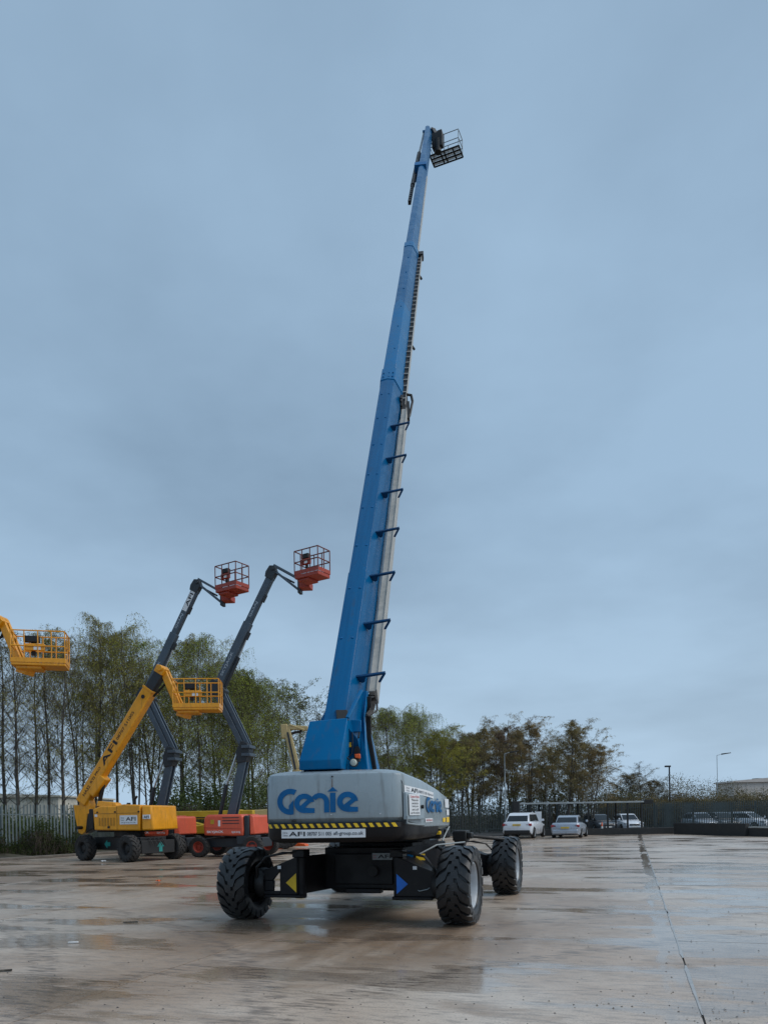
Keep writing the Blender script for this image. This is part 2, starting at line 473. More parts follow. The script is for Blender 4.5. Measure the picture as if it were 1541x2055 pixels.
    wet = math_(n, l, 'ADD', math_(n, l, 'MULTIPLY', range_(n, l, wetn, .515, .545), .55), math_(n, l, 'MULTIPLY', range_(n, l, wetn, .40, .60), .40))
    wet = math_(n, l, 'MULTIPLY', wet, range_(n, l, fine, .30, .55, .55, 1))
    # rainwater lying along the long joint on the right
    jl = n.new('ShaderNodeVectorMath'); jl.operation = 'DOT_PRODUCT'; jl.inputs[1].default_value = (math.cos(BAY), -math.sin(BAY), 0); l.new(P, jl.inputs[0])
    jd_ = math_(n, l, 'ABSOLUTE', math_(n, l, 'ADD', math_(n, l, 'SUBTRACT', jl.outputs['Value'], J_LAT - .13), math_(n, l, 'MULTIPLY', math_(n, l, 'SUBTRACT', med, .5), .35)))
    wet = math_(n, l, 'MAXIMUM', wet, math_(n, l, 'MULTIPLY', range_(n, l, jd_, .08, .17, 1, 0), range_(n, l, track, .38, .55)))
    c = mix_(n, l, math_(n, l, 'MULTIPLY', wet, .33), c, (.045, .04, .038))
    l.new(c, b.inputs['Base Color'])
    ro = math_(n, l, 'ADD', range_(n, l, wet, 0, 1, .36, .05), math_(n, l, 'MULTIPLY', math_(n, l, 'SUBTRACT', med, .5), .18))
    l.new(math_(n, l, 'MAXIMUM', ro, .05), b.inputs['Roughness'])
    b.inputs['Specular IOR Level'].default_value = .5
    h = math_(n, l, 'ADD', math_(n, l, 'MULTIPLY', fine, .5), math_(n, l, 'MULTIPLY', brush2, .8))
    k = n.new('ShaderNodeBump'); k.inputs['Distance'].default_value = .006
    l.new(range_(n, l, wet, 0, 1, .55, .10), k.inputs['Strength'])
    l.new(h, k.inputs['Height']); l.new(k.outputs[0], b.inputs['Normal'])
    return m
M_conc = concrete()
M_joint = surf('joint_filler', (.06, .054, .048), .6, dirt=.6, dirtcol=(.10,.11,.06), scale=4)
M_moss = surf('pale_joint_sealant', (.33, .31, .29), .22, dirt=.6, dirtcol=(.09,.09,.06), scale=5)
# ------------------------------------------------------------------ the yard: ground sheet, concrete bays
def sheet(name, x0, y0, x1, y1, z, mat):
    m = MB(); m.add([(x0,y0,z),(x1,y0,z),(x1,y1,z),(x0,y1,z)], [(0,1,2,3)])
    o = m.build(name, mat); tag(o, kind='structure'); return o
ground = sheet('ground', -1500, -300, 1500, 3500, -.05, M_soil)
yard = sheet('yard_bed', -21, -14, 36, 58, -.022, M_joint)
BX = Vector((math.cos(BAY), -math.sin(BAY), 0)); BY = Vector((math.sin(BAY), math.cos(BAY), 0))
J0 = gnd(1410, 2040)                       # a point on the long joint at the right
BW, BL = 5.25, 7.6
random.seed(4)
slab_me = MB().box((.010, .010, -.10), (BW-.010, BL-.010, 0)).mesh('slab', M_conc, smooth=0)
FENCE = [Vector((-27, 27.5, 0)), Vector((-14.6, 37.0, 0)), Vector((-13.2, 62, 0)), Vector((15, 68, 0))]
n_slab = 0
for i in range(-6, 7):
    for j in range(-3, 9):
        p = J0 + BX * (i * BW) + BY * (j * BL - 3.9 + (1.3 if i % 2 else 0))
        c = p + BX * BW/2 + BY * BL/2
        if c.y < -9 or c.y > 56 or c.x < -24 or c.x > 30: continue
        # leave out bays beyond the boundary fence
        if c.x < -14.6 and c.y > 28 + (c.x + 27) * .76: continue
        o = inst('slab', slab_me, yard, Matrix.Translation(p + Vector((0, 0, random.uniform(-.006, .0)))) @ Matrix.Rotation(-BAY, 4, 'Z'))
        o.data = slab_me
        n_slab += 1
# the pale sealant squeezed out along the right-hand joint, in broken lengths
seal = MB(); random.seed(9); tpos = -4.
while tpos < 36:
    L = random.uniform(1.5, 5.); k = int(L/.25); vs0 = []; vs1 = []; w = .02
    for q in range(k+1):
        w = max(.008, min(.040, w + random.uniform(-.010, .010))); e_ = .15 if q in (0, k) else 1
        t = tpos + L*q/k
        vs0.append(J0 + BY*t + BX*(w*.45*e_ + .004) + Vector((0,0,.004))); vs1.append(J0 + BY*t - BX*(w*.75*e_ + .004) + Vector((0,0,.004)))
    seal.add(vs0 + vs1, [(q, q+1, k+1+q+1, k+1+q) for q in range(k)])
    tpos += L + random.uniform(.1, 1.2)
so = seal.build('joint_sealant', M_moss, yard, smooth=0); tag(so, kind='stuff')
# grit and pebbles strewn over the concrete
random.seed(21)
gr = MB()
def pebble(c, r):
    a = random.random()*6.28
    pts = []
    for k in range(5):
        t = a + k*1.2566; q = r*random.uniform(.7, 1.2)
        pts.append(c + Vector((math.cos(t)*q, math.sin(t)*q, 0)))
    top = c + Vector((random.uniform(-.2,.2)*r, random.uniform(-.2,.2)*r, r*random.uniform(.5,.9)))
    gr.add(pts + [top], [(k, (k+1) % 5, 5) for k in range(5)])
for _ in range(420):
    px = random.uniform(-20, 1560); py = 1720 + 345*random.random()**.8
    if px < 700 and random.random() < .6: continue
    c = gnd(px, py); pebble(c, random.uniform(.004, .012) * (.7 + c.y*.05))
for _ in range(30):
    px = random.gauss(1415, 40); py = random.uniform(1990, 2055); pebble(gnd(px, py), random.uniform(.004, .012))
g = gr.build('gravel', M_stone); tag(g, 'dark grit and pebbles scattered over the wet concrete', 'gravel', kind='stuff')
# verge soil bank along the boundary fence, with a low kerb in front
def strip(name, pts, w, h, mat, bevel=.02):
    m = MB()
    for a, b in zip(pts[:-1], pts[1:]):
        m.beam(a + Vector((0,0,h/2)), b + Vector((0,0,h/2)), w, h)
    o = m.build(name, mat, bevel=bevel); tag(o, kind='structure'); return o
k0, k1 = gnd(-40, 1731), gnd(330, 1707)
strip('kerb', [k0, k1], .18, .12, M_kerb)
vg = MB()
N = 40; rows = []
random.seed(3)
for i in range(N+1):
    a = k0.lerp(k1, i/N) + Vector((0, .15, 0)); b = FENCE[0].lerp(FENCE[1], i/N*1.05) + Vector((0, 3, 0))
    rows.append([a.lerp(b, q/5) + Vector((0, 0, .02 + (.28*random.random()*math.sin(q/5*3.14) + .14*min(q,2)/2))) for q in range(6)])
fs = [(i*6+q, (i+1)*6+q, (i+1)*6+q+1, i*6+q+1) for i in range(N) for q in range(5)]
vg.add([p for r in rows for p in r], fs)
o = vg.build('verge_ground', M_soil); tag(o, kind='structure')
# asphalt apron at the far side of the yard in front of the shelter fence
M_asph = surf('damp_asphalt', (.075, .075, .08), .32, dirt=.4, dirtcol=(.045,.04,.04), scale=.7, bump=.3, bscale=40)
m = MB(); m.add([(-13,58.3,-.014),(60,58.3,-.014),(60,74,-.014),(-13,74,-.014)], [(0,1,2,3)])
o = m.build('access_road', M_asph); tag(o, kind='structure')
# ------------------------------------------------------------------ wheels
_wheel_cache = {}
def wheel_meshes(key, R, W, rr, nlug, lug_h, rub, rimmat, hubmat, sweep=.30, hubr=.16):
    if key in _wheel_cache: return _wheel_cache[key]
    c = R - lug_h; h = W/2
    ty = MB()
    prof = [(rr, -h*.72), (rr+.02, -h*.9), (rr+(c-rr)*.45, -h*1.0), (c-.06, -h*.98), (c-.015, -h*.88), (c, -h*.6), (c+.004, 0), (c, h*.6), (c-.015, h*.88), (c-.06, h*.98), (rr+(c-rr)*.45, h*1.0), (rr+.02, h*.9), (rr, h*.72)]
    ty.lathe(prof, n=40, close=True)
    tread = MB()
    pitch = 2*math.pi/nlug
    tw = pitch*.75
    for side in (-1, 1):
        for i in range(nlug):
            t0 = i*pitch + (pitch/2 if side > 0 else 0)
            # stepped bar from beyond the centre line to the shoulder
            st = [(-.10, 0.), (.28, 0.05), (.42, .40), (.80, .62), (1.01, .78)]
            ring = []
            for y, a in st:
                ang = t0 + a*sweep*2
                yy = side*h*y
                dip = .0 if y < .85 else .035
                quad = []
                for da, rad_ in ((-tw/2, c-.01), (tw/2, c-.01), (tw/2*.9, R-dip), (-tw/2*.9, R-dip)):
                    quad.append(Vector((yy, rad_*math.cos(ang+da), rad_*math.sin(ang+da))))
                ring.append(quad)
            # shoulder foot down the sidewall
            ang = t0 + .86*sweep*2
            ring.append([Vector((side*h*1.03, q*math.cos(ang+da), q*math.sin(ang+da))) for da, q in ((-tw/2, c-.10), (tw/2, c-.10), (tw/2*.8, c-.06), (-tw/2*.8, c-.06))])
            tread.loft(ring)
    rim = MB()
    rim.lathe([(rr+.012, h*.80), (rr-.015, h*.82), (rr-.035, h*.70), (rr-.045, h*.25), (rr*.62, h*.18), (rr*.55, h*.24), (rr*.30, h*.24), (rr*.30, -h*.1), (rr*.9, -h*.2), (rr*.94, -h*.70), (rr+.012, -h*.80)], n=32, close=True)
    hub = MB()
    hub.lathe([(hubr*1.05, -h*.4), (hubr*1.05, h*.30), (hubr*.9, h*.42), (hubr*.45, h*.46)], n=20)
    for k in range(10):
        t = k*2*math.pi/10
        hub.lathe([(.014, h*.2), (.014, h*.30)], Matrix.Translation((0, rr*.46*math.cos(t), rr*.46*math.sin(t))), n=6)
    r = (ty.mesh('tyre', rub), tread.mesh('tread', rub), rim.mesh('rim', rimmat), hub.mesh('wheel', hubmat))
    _wheel_cache[key] = r
    return r
def wheel(parent, pos, axis, meshes, spin=0.):
    """axis: the outward side; wheel > tyre (moulded tread lugs joined), rim"""
    x = Vector(axis).normalized(); z = Vector((0,0,1)); y = z.cross(x)
    M = Matrix(((x.x,y.x,z.x,pos[0]),(x.y,y.y,z.y,pos[1]),(x.z,y.z,z.z,pos[2]),(0,0,0,1))) @ Matrix.Rotation(spin, 4, 'X')
    w = inst('wheel', meshes[3], parent, M)
    for nm_, me in (('tyre', meshes[0]), ('tread', meshes[1]), ('rim', meshes[2])):
        o = bpy.data.objects.new(nm_, me); COL.objects.link(o); o.parent = w
        if nm_ == 'tread': o['kind'] = 'stuff'
    return w

# ------------------------------------------------------------------ the big blue boom lift
GC = Vector((.12, 13.9, 0)); GA = rad(18)
MC = frame(GC, (math.cos(GA), -math.sin(GA), 0), (math.sin(GA), math.cos(GA), 0))     # chassis frame: x right, y away
genie = empty('telescopic_boom_lift', GC, 'huge blue and grey telescopic boom lift with its boom raised high, nearest the camera', 'boom lift')
CH = part('chassis', M_black, genie, lambda m: (
    m.box((-.70,-1.45,.42),(.66,1.45,1.10)), m.box((-.72,-1.1,.36),(.72,1.1,.44)), m.box((-.5,-1.52,.50),(.5,-1.45,1.0)),
    m.box((-.66,-.9,1.08),(.66,.9,1.16)), m.box((-.30,-1.56,.36),(.30,-1.40,.44))), .015, MC)
part('port', M_blackm, CH, lambda m: (m.lathe([(.085,0),(.085,.05),(.06,.05)], frame((.18,-1.53,.72),(0,-1,0),(1,0,0)), n=18)), 0, MC)
part('slew_ring', M_black, genie, lambda m: m.lathe([(.70,1.10),(.70,1.18),(.62,1.18),(.62,1.26),(.74,1.26),(.74,1.32)], Matrix.Rotation(rad(-90),4,'Y') @ Matrix.Identity(4), n=36), .0, MC @ Matrix.Rotation(0,4,'Z'))
# AFI plate on the chassis front
def plate(name, mat, parent, M, w, h, t=.006):
    return part(name, mat, parent, lambda m: m.box((0,0,0),(w,h,t)), .002, M)
FC = lambda x, y, z: MC @ Vector((x, y, z))
cx = MC.to_3x3() @ Vector((1,0,0)); cy = MC.to_3x3() @ Vector((0,1,0)); Zu = Vector((0,0,1))
p = plate('name_plate', M_galv, CH, frame(FC(.16,-1.525,.90), cx, Zu), .34, .11)
text('lettering', 'AFI', M_ink, CH, frame(FC(.255,-1.534,.925), cx, Zu), .22, .06, .015)
text('lettering', 'Hire\nSales', M_inkred, CH, frame(FC(.175,-1.534,.925), cx, Zu), .06, .06, .0)
# swing-out axle arms with their wheels
M_bluedk2 = surf('blue_vinyl', (.01, .15, .62), .45, dirt=.1)
gw = wheel_meshes('genie', .578, .47, .335, 20, .042, M_rubber, M_rim, M_rim, .26)
gwb = wheel_meshes('genie_in', .578, .47, .335, 20, .042, M_rubber, M_blackm, M_blackm, .26)
def arm(sx, sy):
    mm = MB(MC)
    # tapered box: deep at the inner end, shallow towards the hub
    holed = sx < 0 and sy < 0
    out = [(.62,-.95),(.80,-2.30),(1.02,-2.30),(1.0,-1.75),(.62,-.55)] if holed else [(.62,-.95),(.80,-2.34),(1.42,-2.34),(1.42,-2.06),(1.0,-1.75),(.62,-.55)]
    bot, top = [], []
    for x, y in out:
        t = max(0, min(1, (x-.80)/.62))
        bot.append((sx*x, sy*-y, .40)); top.append((sx*x, sy*-y, 1.0 - .24*t))
    mm.loft([[Vector(p) for p in bot], [Vector(p) for p in top]])
    if holed:                                   # cheek plate with its lightening hole
        for pl in ([(.80,.40),(1.10,.40),(1.10,.76),(1.10,.884),(.80,1.0)], [(1.10,.40),(1.42,.40),(1.42,.46),(1.10,.46)], [(1.20,.46),(1.42,.46),(1.42,.62),(1.22,.62)], [(1.22,.62),(1.42,.62),(1.42,.76),(1.10,.884),(1.10,.76)]):
            mm.prism([(-x, z) for x, z in pl], 0, .04, frame((0,-2.30,0), (1,0,0), (0,0,1)))
    mm.box((min(sx*.74,sx*1.36), min(sy*2.10,sy*2.36), .355),(max(sx*.74,sx*1.36), max(sy*2.10,sy*2.36), .40))
    # kingpin post and upper steering lug
    mm.lathe([(.10,.34),(.10,.98)], Matrix.Translation((sx*.82, sy*2.18, 0)) @ Matrix.Rotation(rad(-90),4,'Y'), n=14)
    mm.box((sx*.80-.10, sy*2.18-.12, .98),(sx*.80+.10, sy*2.18+.12, 1.10))
    a = mm.build('axle_arm', M_black, genie, .012)
    h = MB(MC)
    h.lathe([(.20,1.36),(.24,1.42),(.24,1.50),(.17,1.56),(.17,1.72)] if sx > 0 else [(.20,-1.36),(.24,-1.42),(.24,-1.50),(.17,-1.56),(.17,-1.72)], Matrix.Translation((0, sy*2.2, .578)), n=20)
    h.box((sx*1.40-.05, sy*2.2-.13, .40),(sx*1.40+.05, sy*2.2+.13, .80))
    h.build('drive_hub', M_blackm, a, .008)
    # hydraulic hoses looping into the hub
    hs = MB(MC)
    for q in range(3):
        hs.path([(sx*.80, sy*(2.24+.02*q), 1.04+.02*q), (sx*1.05, sy*(2.30+.02*q), 1.06-.01*q), (sx*1.28, sy*(2.42+.02*q), 1.00), (sx*1.42, sy*(2.50-.02*q), .84), (sx*1.46, sy*(2.42-.03*q), .66)], .017, 6)
    hs.build('hose', M_blackm, a)
    # triangle marker and small tag on the outer face
    if sy < 0:
        yf = -2.345
        def tri(m):
            if sx < 0: m.prism([(-.815,.44),(-.815,.74),(-.99,.59)], 0, .004, frame(MC @ Vector((0,yf,0)), cx, Zu))
            else: m.prism([(.815,.44),(.99,.59),(.815,.74)], 0, .004, frame(MC @ Vector((0,yf,0)), cx, Zu))
        part('direction_marker', M_sunyel if sx < 0 else M_bluedk2, a, tri, smooth=0)
        part('sticker', M_white, a, lambda m: m.box((-.03,-.025,0),(.03,.025,.004)), 0, frame(FC(sx*1.10, yf-.001, .83), cx, Zu))
        if sx > 0:
            part('grab_handle', M_galv, a, lambda m: m.path([FC(1.15,yf-.005,.50),FC(1.17,yf-.03,.49),FC(1.30,yf-.03,.52),FC(1.32,yf-.005,.54)], .008, 6))
    return a
for sx in (-1, 1):
    for sy in (-1, 1):
        arm(sx, sy)
        wheel(genie, FC(sx*1.75, sy*2.2, .572), cx*sx, gw if sx > 0 else gwb, random.random()*3)
# rear steer gear seen past the turntable
part('steer_block', M_blackm, genie, lambda m: (m.box((.55,1.2,1.16),(.75,1.5,1.34)), m.box((.85,1.25,1.10),(1.12,1.6,1.30)), m.box((1.12,1.3,1.14),(1.22,1.5,1.26))), .02, MC)
part('steer_link', M_blackm, genie, lambda m: (m.tube((1.1,1.4,1.2),(1.72,2.0,1.10),.035), m.tube((.6,1.0,1.02),(1.3,-1.2,1.0),.03)), 0, MC)
part('retract_cylinder', M_blue, genie, lambda m: m.tube((.64,-1.1,.98),(.86,-1.75,.98),.05), 0, MC)
part('retract_rod', M_galv, genie, lambda m: (m.tube((.62,-1.2,.86),(1.0,-.6,1.10),.016), m.tube((1.0,-.6,1.10),(1.4,-.2,1.13),.014)), 0, MC)
part('warning_decal', M_sunyel, genie, lambda m: m.box((0,0,0),(.15,.10,.004)), 0, frame(FC(.93,-1.66,.90), (cx*.8+cy*.6), Zu))

# turntable
M_rust = surf('rust_stain', (.16, .09, .05), .7, dirt=.3)
TA = rad(8); TR = Vector((-.70, 10.6, 0))
tx = Vector((math.cos(TA), -math.sin(TA), 0)); ty_ = Vector((math.sin(TA), math.cos(TA), 0))
MT = frame(TR, tx, ty_)
HALF = [(-.060,0),(-.056,.25),(-.045,.5),(-.022,.72),(.015,.86),(.07,.945),(.16,.99),(.30,1.025),(1.,1.18),(2.,1.32),(3.,1.42),(3.6,1.40),(3.9,1.25),(4.0,.6),(4.0,0)]
def outline(inset, zfun):
    pts = [(s, l) for s, l in HALF] + [(s, -l) for s, l in reversed(HALF[1:-1])]
    return [Vector((l*(1-inset/1.2), s + inset*(1-s/2.), zfun(s))) for s, l in pts]
def zb(s): return 1.52 - .15*min(1, max(0, (s-.15)/.35))
def zt(s): return 2.27 - .085*max(0, s) - .012*max(0, s-1)**2
tt = MB(MT)
rings = []
for t, i in ((0,.075),(.09,.006),(.13,0),(.55,.004),(.86,.016),(.90,.024),(.935,.055),(.965,.12),(.985,.22),(1.0,.36),(1.01,.75)):
    rings.append(outline(i, lambda s, t=t: zb(s) + t*(zt(s)-zb(s))))
tt.loft(rings)
TT = tt.build('turntable_cover', M_grey, genie, smooth=32)
cw = MB(MT)
HC = 2.6
def cwo(inset, z):
    pts = [(min(s, HC), l if s < HC else l*.9) for s, l in HALF] + [(min(s, HC), -(l if s < HC else l*.9)) for s, l in reversed(HALF[1:-1])]
    return [Vector((l*(1-inset/1.2), s+inset, z)) for s, l in pts]
cw.loft([cwo(.16,1.245), cwo(.06,1.27), cwo(.012,1.34), cwo(.012,1.525)])
CW = cw.build('counterweight', M_black, genie, smooth=45)
part('turntable_deck', M_black, genie, lambda m: (m.box((-.75,2.0,1.30),(.75,3.9,1.42)), m.box((.75,2.7,1.20),(1.30,3.5,1.40))), .02, MT)
hs_ = [s for s, l in HALF[:8]]; hl_ = [l for s, l in HALF[:8]]
def rear(l, z, off=.007):
    s = float(np.interp(abs(l), hl_, hs_))
    t = max(0, (z-1.9)/.4)
    return MT @ Vector((l, s - off + .02*t, z))
def side(s, z, off=.008):
    l = float(np.interp(s, [q[0] for q in HALF[5:12]], [q[1] for q in HALF[5:12]]))
    return MT @ Vector((l + off - .02*max(0, (z-1.8)/.4), s, z))
def patch(m, mapf, x0, x1, y0, y1, nx=8, skew=0):
    vs = []; fs = []
    for j in (0, 1):
        for i in range(nx+1):
            y = y0 if j == 0 else y1
            vs.append(mapf(x0 + (x1-x0)*i/nx + (skew if j else 0), y))
    for i in range(nx): fs.append((i, i+1, nx+1+i+1, nx+1+i))
    m.add(vs, fs)
# seams between tail cover and side covers
for sg in (-1, 1):
    sm = MB()
    pts = [MT @ Vector((sg*(.955 + .004), .085, z)) for z in (1.53, 1.7, 1.9, 2.05)]
    pts += [MT @ Vector((sg*.93, .105, 2.12)), MT @ Vector((sg*.88, .16, 2.19))]
    sm.path([p + tx*sg*.0 for p in pts], .006, 5)
    sm.build('seam', M_blackm, TT)
# hazard band
hb = MB(); patch(hb, lambda x, y: rear(x, y, .002), -.93, .93, 1.452, 1.518, 30); hb.build('hazard_band', M_ink, CW, smooth=0)
for k in range(18):
    x = -.92 + k*.1035
    st = MB(); patch(st, lambda x_, y_: rear(x_, y_, .006), x, x + .052, 1.458, 1.514, 2, -.035)
    st.build('hazard_stripe', M_sunyel, CW, smooth=0)
# white banner with lettering
bn = MB(); patch(bn, lambda x, y: rear(x, y, .0), -.735, .455, 1.318, 1.435, 16); BN = bn.build('banner', M_white, CW, smooth=0)
rb = lambda X, Yb: (lambda x, y: rear(X + x, Yb + y, .005))
text('lettering', 'AFI', M_ink, BN, None, .235, .062, .015, mapf=rb(-.625, 1.345))
text('lettering', '08707 511 005', M_inkgrey, BN, None, .345, .052, .012, mapf=rb(-.36, 1.350))
text('lettering', 'afi-group.co.uk', M_inkgrey, BN, None, .415, .066, .014, mapf=rb(.012, 1.340))
text('lettering', 'Hire\nSales', M_inkgrey, BN, None, .075, .062, .0, mapf=rb(-.715, 1.345))
# the big word on the tail: stroked letters, drawn in the units of the photograph
def arc(m, mapf, cx_, cy_, r0, r1, a0, a1, n=22):
    vs = []; fs = []
    for i in range(n+1):
        t = rad(a0 + (a1-a0)*i/n)
        for r in (r0, r1): vs.append(mapf(cx_ + r*math.cos(t), cy_ + r*math.sin(t)))
    for i in range(n): fs.append((2*i, 2*i+1, 2*i+3, 2*i+2))
    m.add(vs, fs)
def pol(m, mapf, pts):
    vs = [mapf(*p) for p in pts]; m.add(vs, [tuple(range(len(vs)))])
def word(mapf, parent):
    m1 = lambda x, y: mapf(x, y, .0); m2 = lambda x, y: mapf(x, y, .0015); m3 = lambda x, y: mapf(x, y, .003)
    L = []
    g_ = MB(); arc(g_, m1, 418, 245, 37, 63, 60, 284, 30); pol(g_, m2, [(411,226),(434,254),(434,187),(411,183)]); L.append(g_)
    e = MB(); arc(e, m1, 484, 236, 22, 47, 8, 300, 28); pol(e, m2, [(459,218),(474,203),(521,247),(508,262)]); pol(e, m3, [(482,189),(532,189),(532,212),(490,214)]); L.append(e)
    n_ = MB(); arc(n_, m1, 556, 240, 20, 44, 0, 150, 16); pol(n_, m2, [(576,240),(600,240),(600,190),(576,190)]); L.append(n_)
    i_ = MB(); pol(i_, m1, [(604,190),(629,190),(629,284),(604,284)]); pol(i_, m1, [(592,290),(640,290),(616,312)]); L.append(i_)
    e2 = MB(); arc(e2, m1, 683, 240, 22, 48, 4, 300, 28); pol(e2, m2, [(659,220),(674,205),(726,248),(713,263)]); pol(e2, m3, [(684,191),(730,191),(730,214),(692,216)]); L.append(e2)
    for q in L: q.build('letter', M_bluedk, parent, smooth=0)
kx = 1.13/369
word(lambda x, y, o: rear(-.79 + (x-355)*kx, 1.655 + (y-186)*kx*.94, .006 + o), TT)
# right-hand side of the covers
ks = 1.15/369
word(lambda x, y, o: side(1.06 + (x-355)*ks, 1.655 + (y-186)*.0019 - .012*(x-355)*ks, .012 + o), TT)
sb = MB(); patch(sb, lambda s, z: side(s, z - .045*(s-.1)), .14, 1.62, 1.935, 2.03, 8); SB = sb.build('side_banner', M_white, TT, smooth=0)
sf = lambda S, Zb: (lambda x, y: side(S + x, Zb + y - .045*(S+x-.1), .012))
text('lettering', 'AFI', M_ink, SB, None, .30, .060, .015, mapf=sf(.38, 1.952))
text('lettering', '08707 511 005', M_inkgrey, SB, None, .42, .04, .01, mapf=sf(.72, 1.96))
text('lettering', 'afi-group.co.uk', M_inkgrey, SB, None, .40, .05, .01, mapf=sf(1.18, 1.955))
text('lettering', 'Hire\nSales', M_inkgrey, SB, None, .12, .06, 0, mapf=sf(.2, 1.952))
db = MB()
for a, b in ((.10,.80),): 
    db.hexa([side(a,1.55,.0), side(b,1.55,.0), side(b,1.55,.055), side(a,1.55,.055), side(a,1.925,.0), side(b,1.90,.0), side(b,1.90,.055), side(a,1.925,.055)])
DB = db.build('control_door', M_grey, TT, .008)
nb = MB(); patch(nb, lambda s, z: side(s, z, .059), .15, .60, 1.61, 1.905, 4); NB = nb.build('notice', M_white, DB, smooth=0)
nt_ = [('Customer Notice', M_inkred, .036), ('Please note', M_ink, .03), ('overload cut', M_ink, .03), ('making sure', M_ink, .03), ('unit is off', M_ink, .03), ('use this machine', M_ink, .03)]
for k, (t_, mt, h_) in enumerate(nt_):
    w_ = .37 if k in (0, 5) else .27
    text('lettering', t_, mt, NB, None, w_, h_, .01, mapf=(lambda S, Zb: (lambda x, y: side(S + x, Zb + y, .063)))(.375 - w_/2, 1.855 - k*.045))
part('latch', M_blackm, DB, lambda m: m.lathe([(.028,0),(.028,.03),(.018,.035)], frame(side(.68, 1.73, .055), tx, ty_), n=12))
part('door_rail', M_galv, DB, lambda m: (m.path([side(.10,1.50,.05), side(.4,1.475,.07), side(.8,1.465,.05)], .014, 6), m.tube(side(.105,1.50,.05), side(.105,1.60,.05), .012)))
for (a, b, z0, z1, mt) in ((1.0,1.5,1.50,1.56,M_white),(2.35,2.62,1.49,1.56,M_sunyel),(2.72,3.25,1.48,1.57,M_sunyel),(2.6,3.1,1.73,1.88,M_white),(2.75,3.15,1.60,1.70,M_white)):
    q = MB(); patch(q, lambda s, z: side(s, z), a, b, z0, z1, 4); q.build('decal', mt, TT, smooth=0)
text('lettering', 'WARNING', M_inkred, TT, None, .42, .03, .01, mapf=(lambda x, y: side(1.04 + x, 1.515 + y, .013)))
part('turntable_strut', M_galv, genie, lambda m: m.path([side(3.3,1.40,0), side(3.2,1.30,-.05), side(2.9,1.16,-.1)], .015, 6))
part('marker_lamp', M_sunyel, genie, lambda m: m.box((1.18,2.35,1.28),(1.32,2.5,1.34)), .01, MT)
part('rubber_bump', M_blackm, TT, lambda m: [m.hexa([rear(x-.035,1.545,.0), rear(x+.035,1.545,.0), rear(x+.03,1.545,.03), rear(x-.03,1.545,.03), rear(x-.03,1.575,.0), rear(x+.03,1.575,.0), rear(x+.025,1.57,.03), rear(x-.025,1.57,.03)]) for x in (-.55,)], .006)
rs_ = MB(); patch(rs_, lambda x, y: rear(x, y, .0), -.001, .009, 1.98, 2.13, 2); rs_.build('rust_run', M_rust, TT, smooth=0)
for x_ in (.655, -.02):
    part('scuff', M_white, TT, lambda m: m.hexa([rear(x_,1.63,.0), rear(x_+.012,1.632,.0), rear(x_+.012,1.632,.008), rear(x_,1.63,.008), rear(x_,1.642,.0), rear(x_+.01,1.645,.0), rear(x_+.01,1.645,.008), rear(x_,1.642,.008)]))
part('catch', M_blackm, TT, lambda m: m.tube(rear(.005,2.16,-.035), rear(.005,2.16,.01), .012, n=8))

# boom
PB0, PB1 = at(672, 1440, 11.0), at(857, 255, 46.0)
ba = (PB1-PB0).normalized(); bh = Vector((ba.x, ba.y, 0)).normalized(); br = Vector((bh.y, -bh.x, 0)); bn_ = br.cross(ba)
def proj(P):
    u = F*P.x/P.y; v = F*(EYE-P.z)/P.y
    return PX0 + u*_c + v*_s, PY0 - u*_s + v*_c
def tpy(py):
    lo, hi = -3., 80.
    for _ in range(50):
        mid = (lo+hi)/2
        if proj(PB0 + ba*mid)[1] > py: lo = mid
        else: hi = mid
    return lo
def bp(t, l, k): return PB0 + ba*t + br*l + bn_*k
def sect(w, g=0.):
    return [(-w/2-g,0+g),(0,.03+g),(w/2+g,0+g),(w/2+.155+g,-.30),(w/2+.16+g,-.66),(w/3,-.84-g),(-w/3,-.84-g),(-w/2-.085-g,-.66),(-w/2-.06-g,-.30)]
def boom_paint():
    m, n, l, b = nm('boom_paint')
    g = n.new('ShaderNodeNewGeometry')
    def dot(v, k):
        d = n.new('ShaderNodeVectorMath'); d.operation = 'DOT_PRODUCT'; d.inputs[1].default_value = v*k
        l.new(g.outputs['Position'], d.inputs[0]); return d.outputs['Value']
    cb = n.new('ShaderNodeCombineXYZ')
    l.new(dot(br, 9.), cb.inputs[0]); l.new(dot(bn_, 9.), cb.inputs[1]); l.new(dot(ba, .22), cb.inputs[2])
    st = noise_(n, l, cb.outputs[0], 1.6, 4, .6)                 # rain runs and grease drawn along the boom
    pt = noise_(n, l, g.outputs['Position'], 2.2, 5, .65)
    c = mix_(n, l, range_(n, l, st, .3, .7), (.0003,.080,.212), (.0006,.104,.268))
    c = mix_(n, l, range_(n, l, math_(n, l, 'MULTIPLY', st, math_(n, l, 'ADD', pt, .5)), .56, .74, 0, .45), c, (.035,.055,.085))
    l.new(c, b.inputs['Base Color'])
    l.new(range_(n, l, pt, .3, .7, .22, .36), b.inputs['Roughness'])
    b.inputs['Specular IOR Level'].default_value = .15
    return m
M_boom = boom_paint()
def section(name, t0, t1, w0, w1, g=0., kscale=1., roof=0., mat=None, parent=None):
    m = MB()
    r0 = [bp(t0, l, k*kscale) for l, k in sect(w0, g)]
    r1 = [bp(t1 + (roof if i == 1 else 0), l, k*kscale) for i, (l, k) in enumerate(sect(w1, g))]
    m.loft([r0, r1]); return m.build(name, mat or M_blue, parent or genie, .008)
T0, T1, T2, T3 = tpy(1452), tpy(741), tpy(486), tpy(252)
S1 = section('boom_section', T0, T1, .285, .34, mat=M_boom)
section('reinforcing_plate', T0-.02, tpy(1150), .287, .300, .010, roof=.45, parent=S1, mat=M_boom)
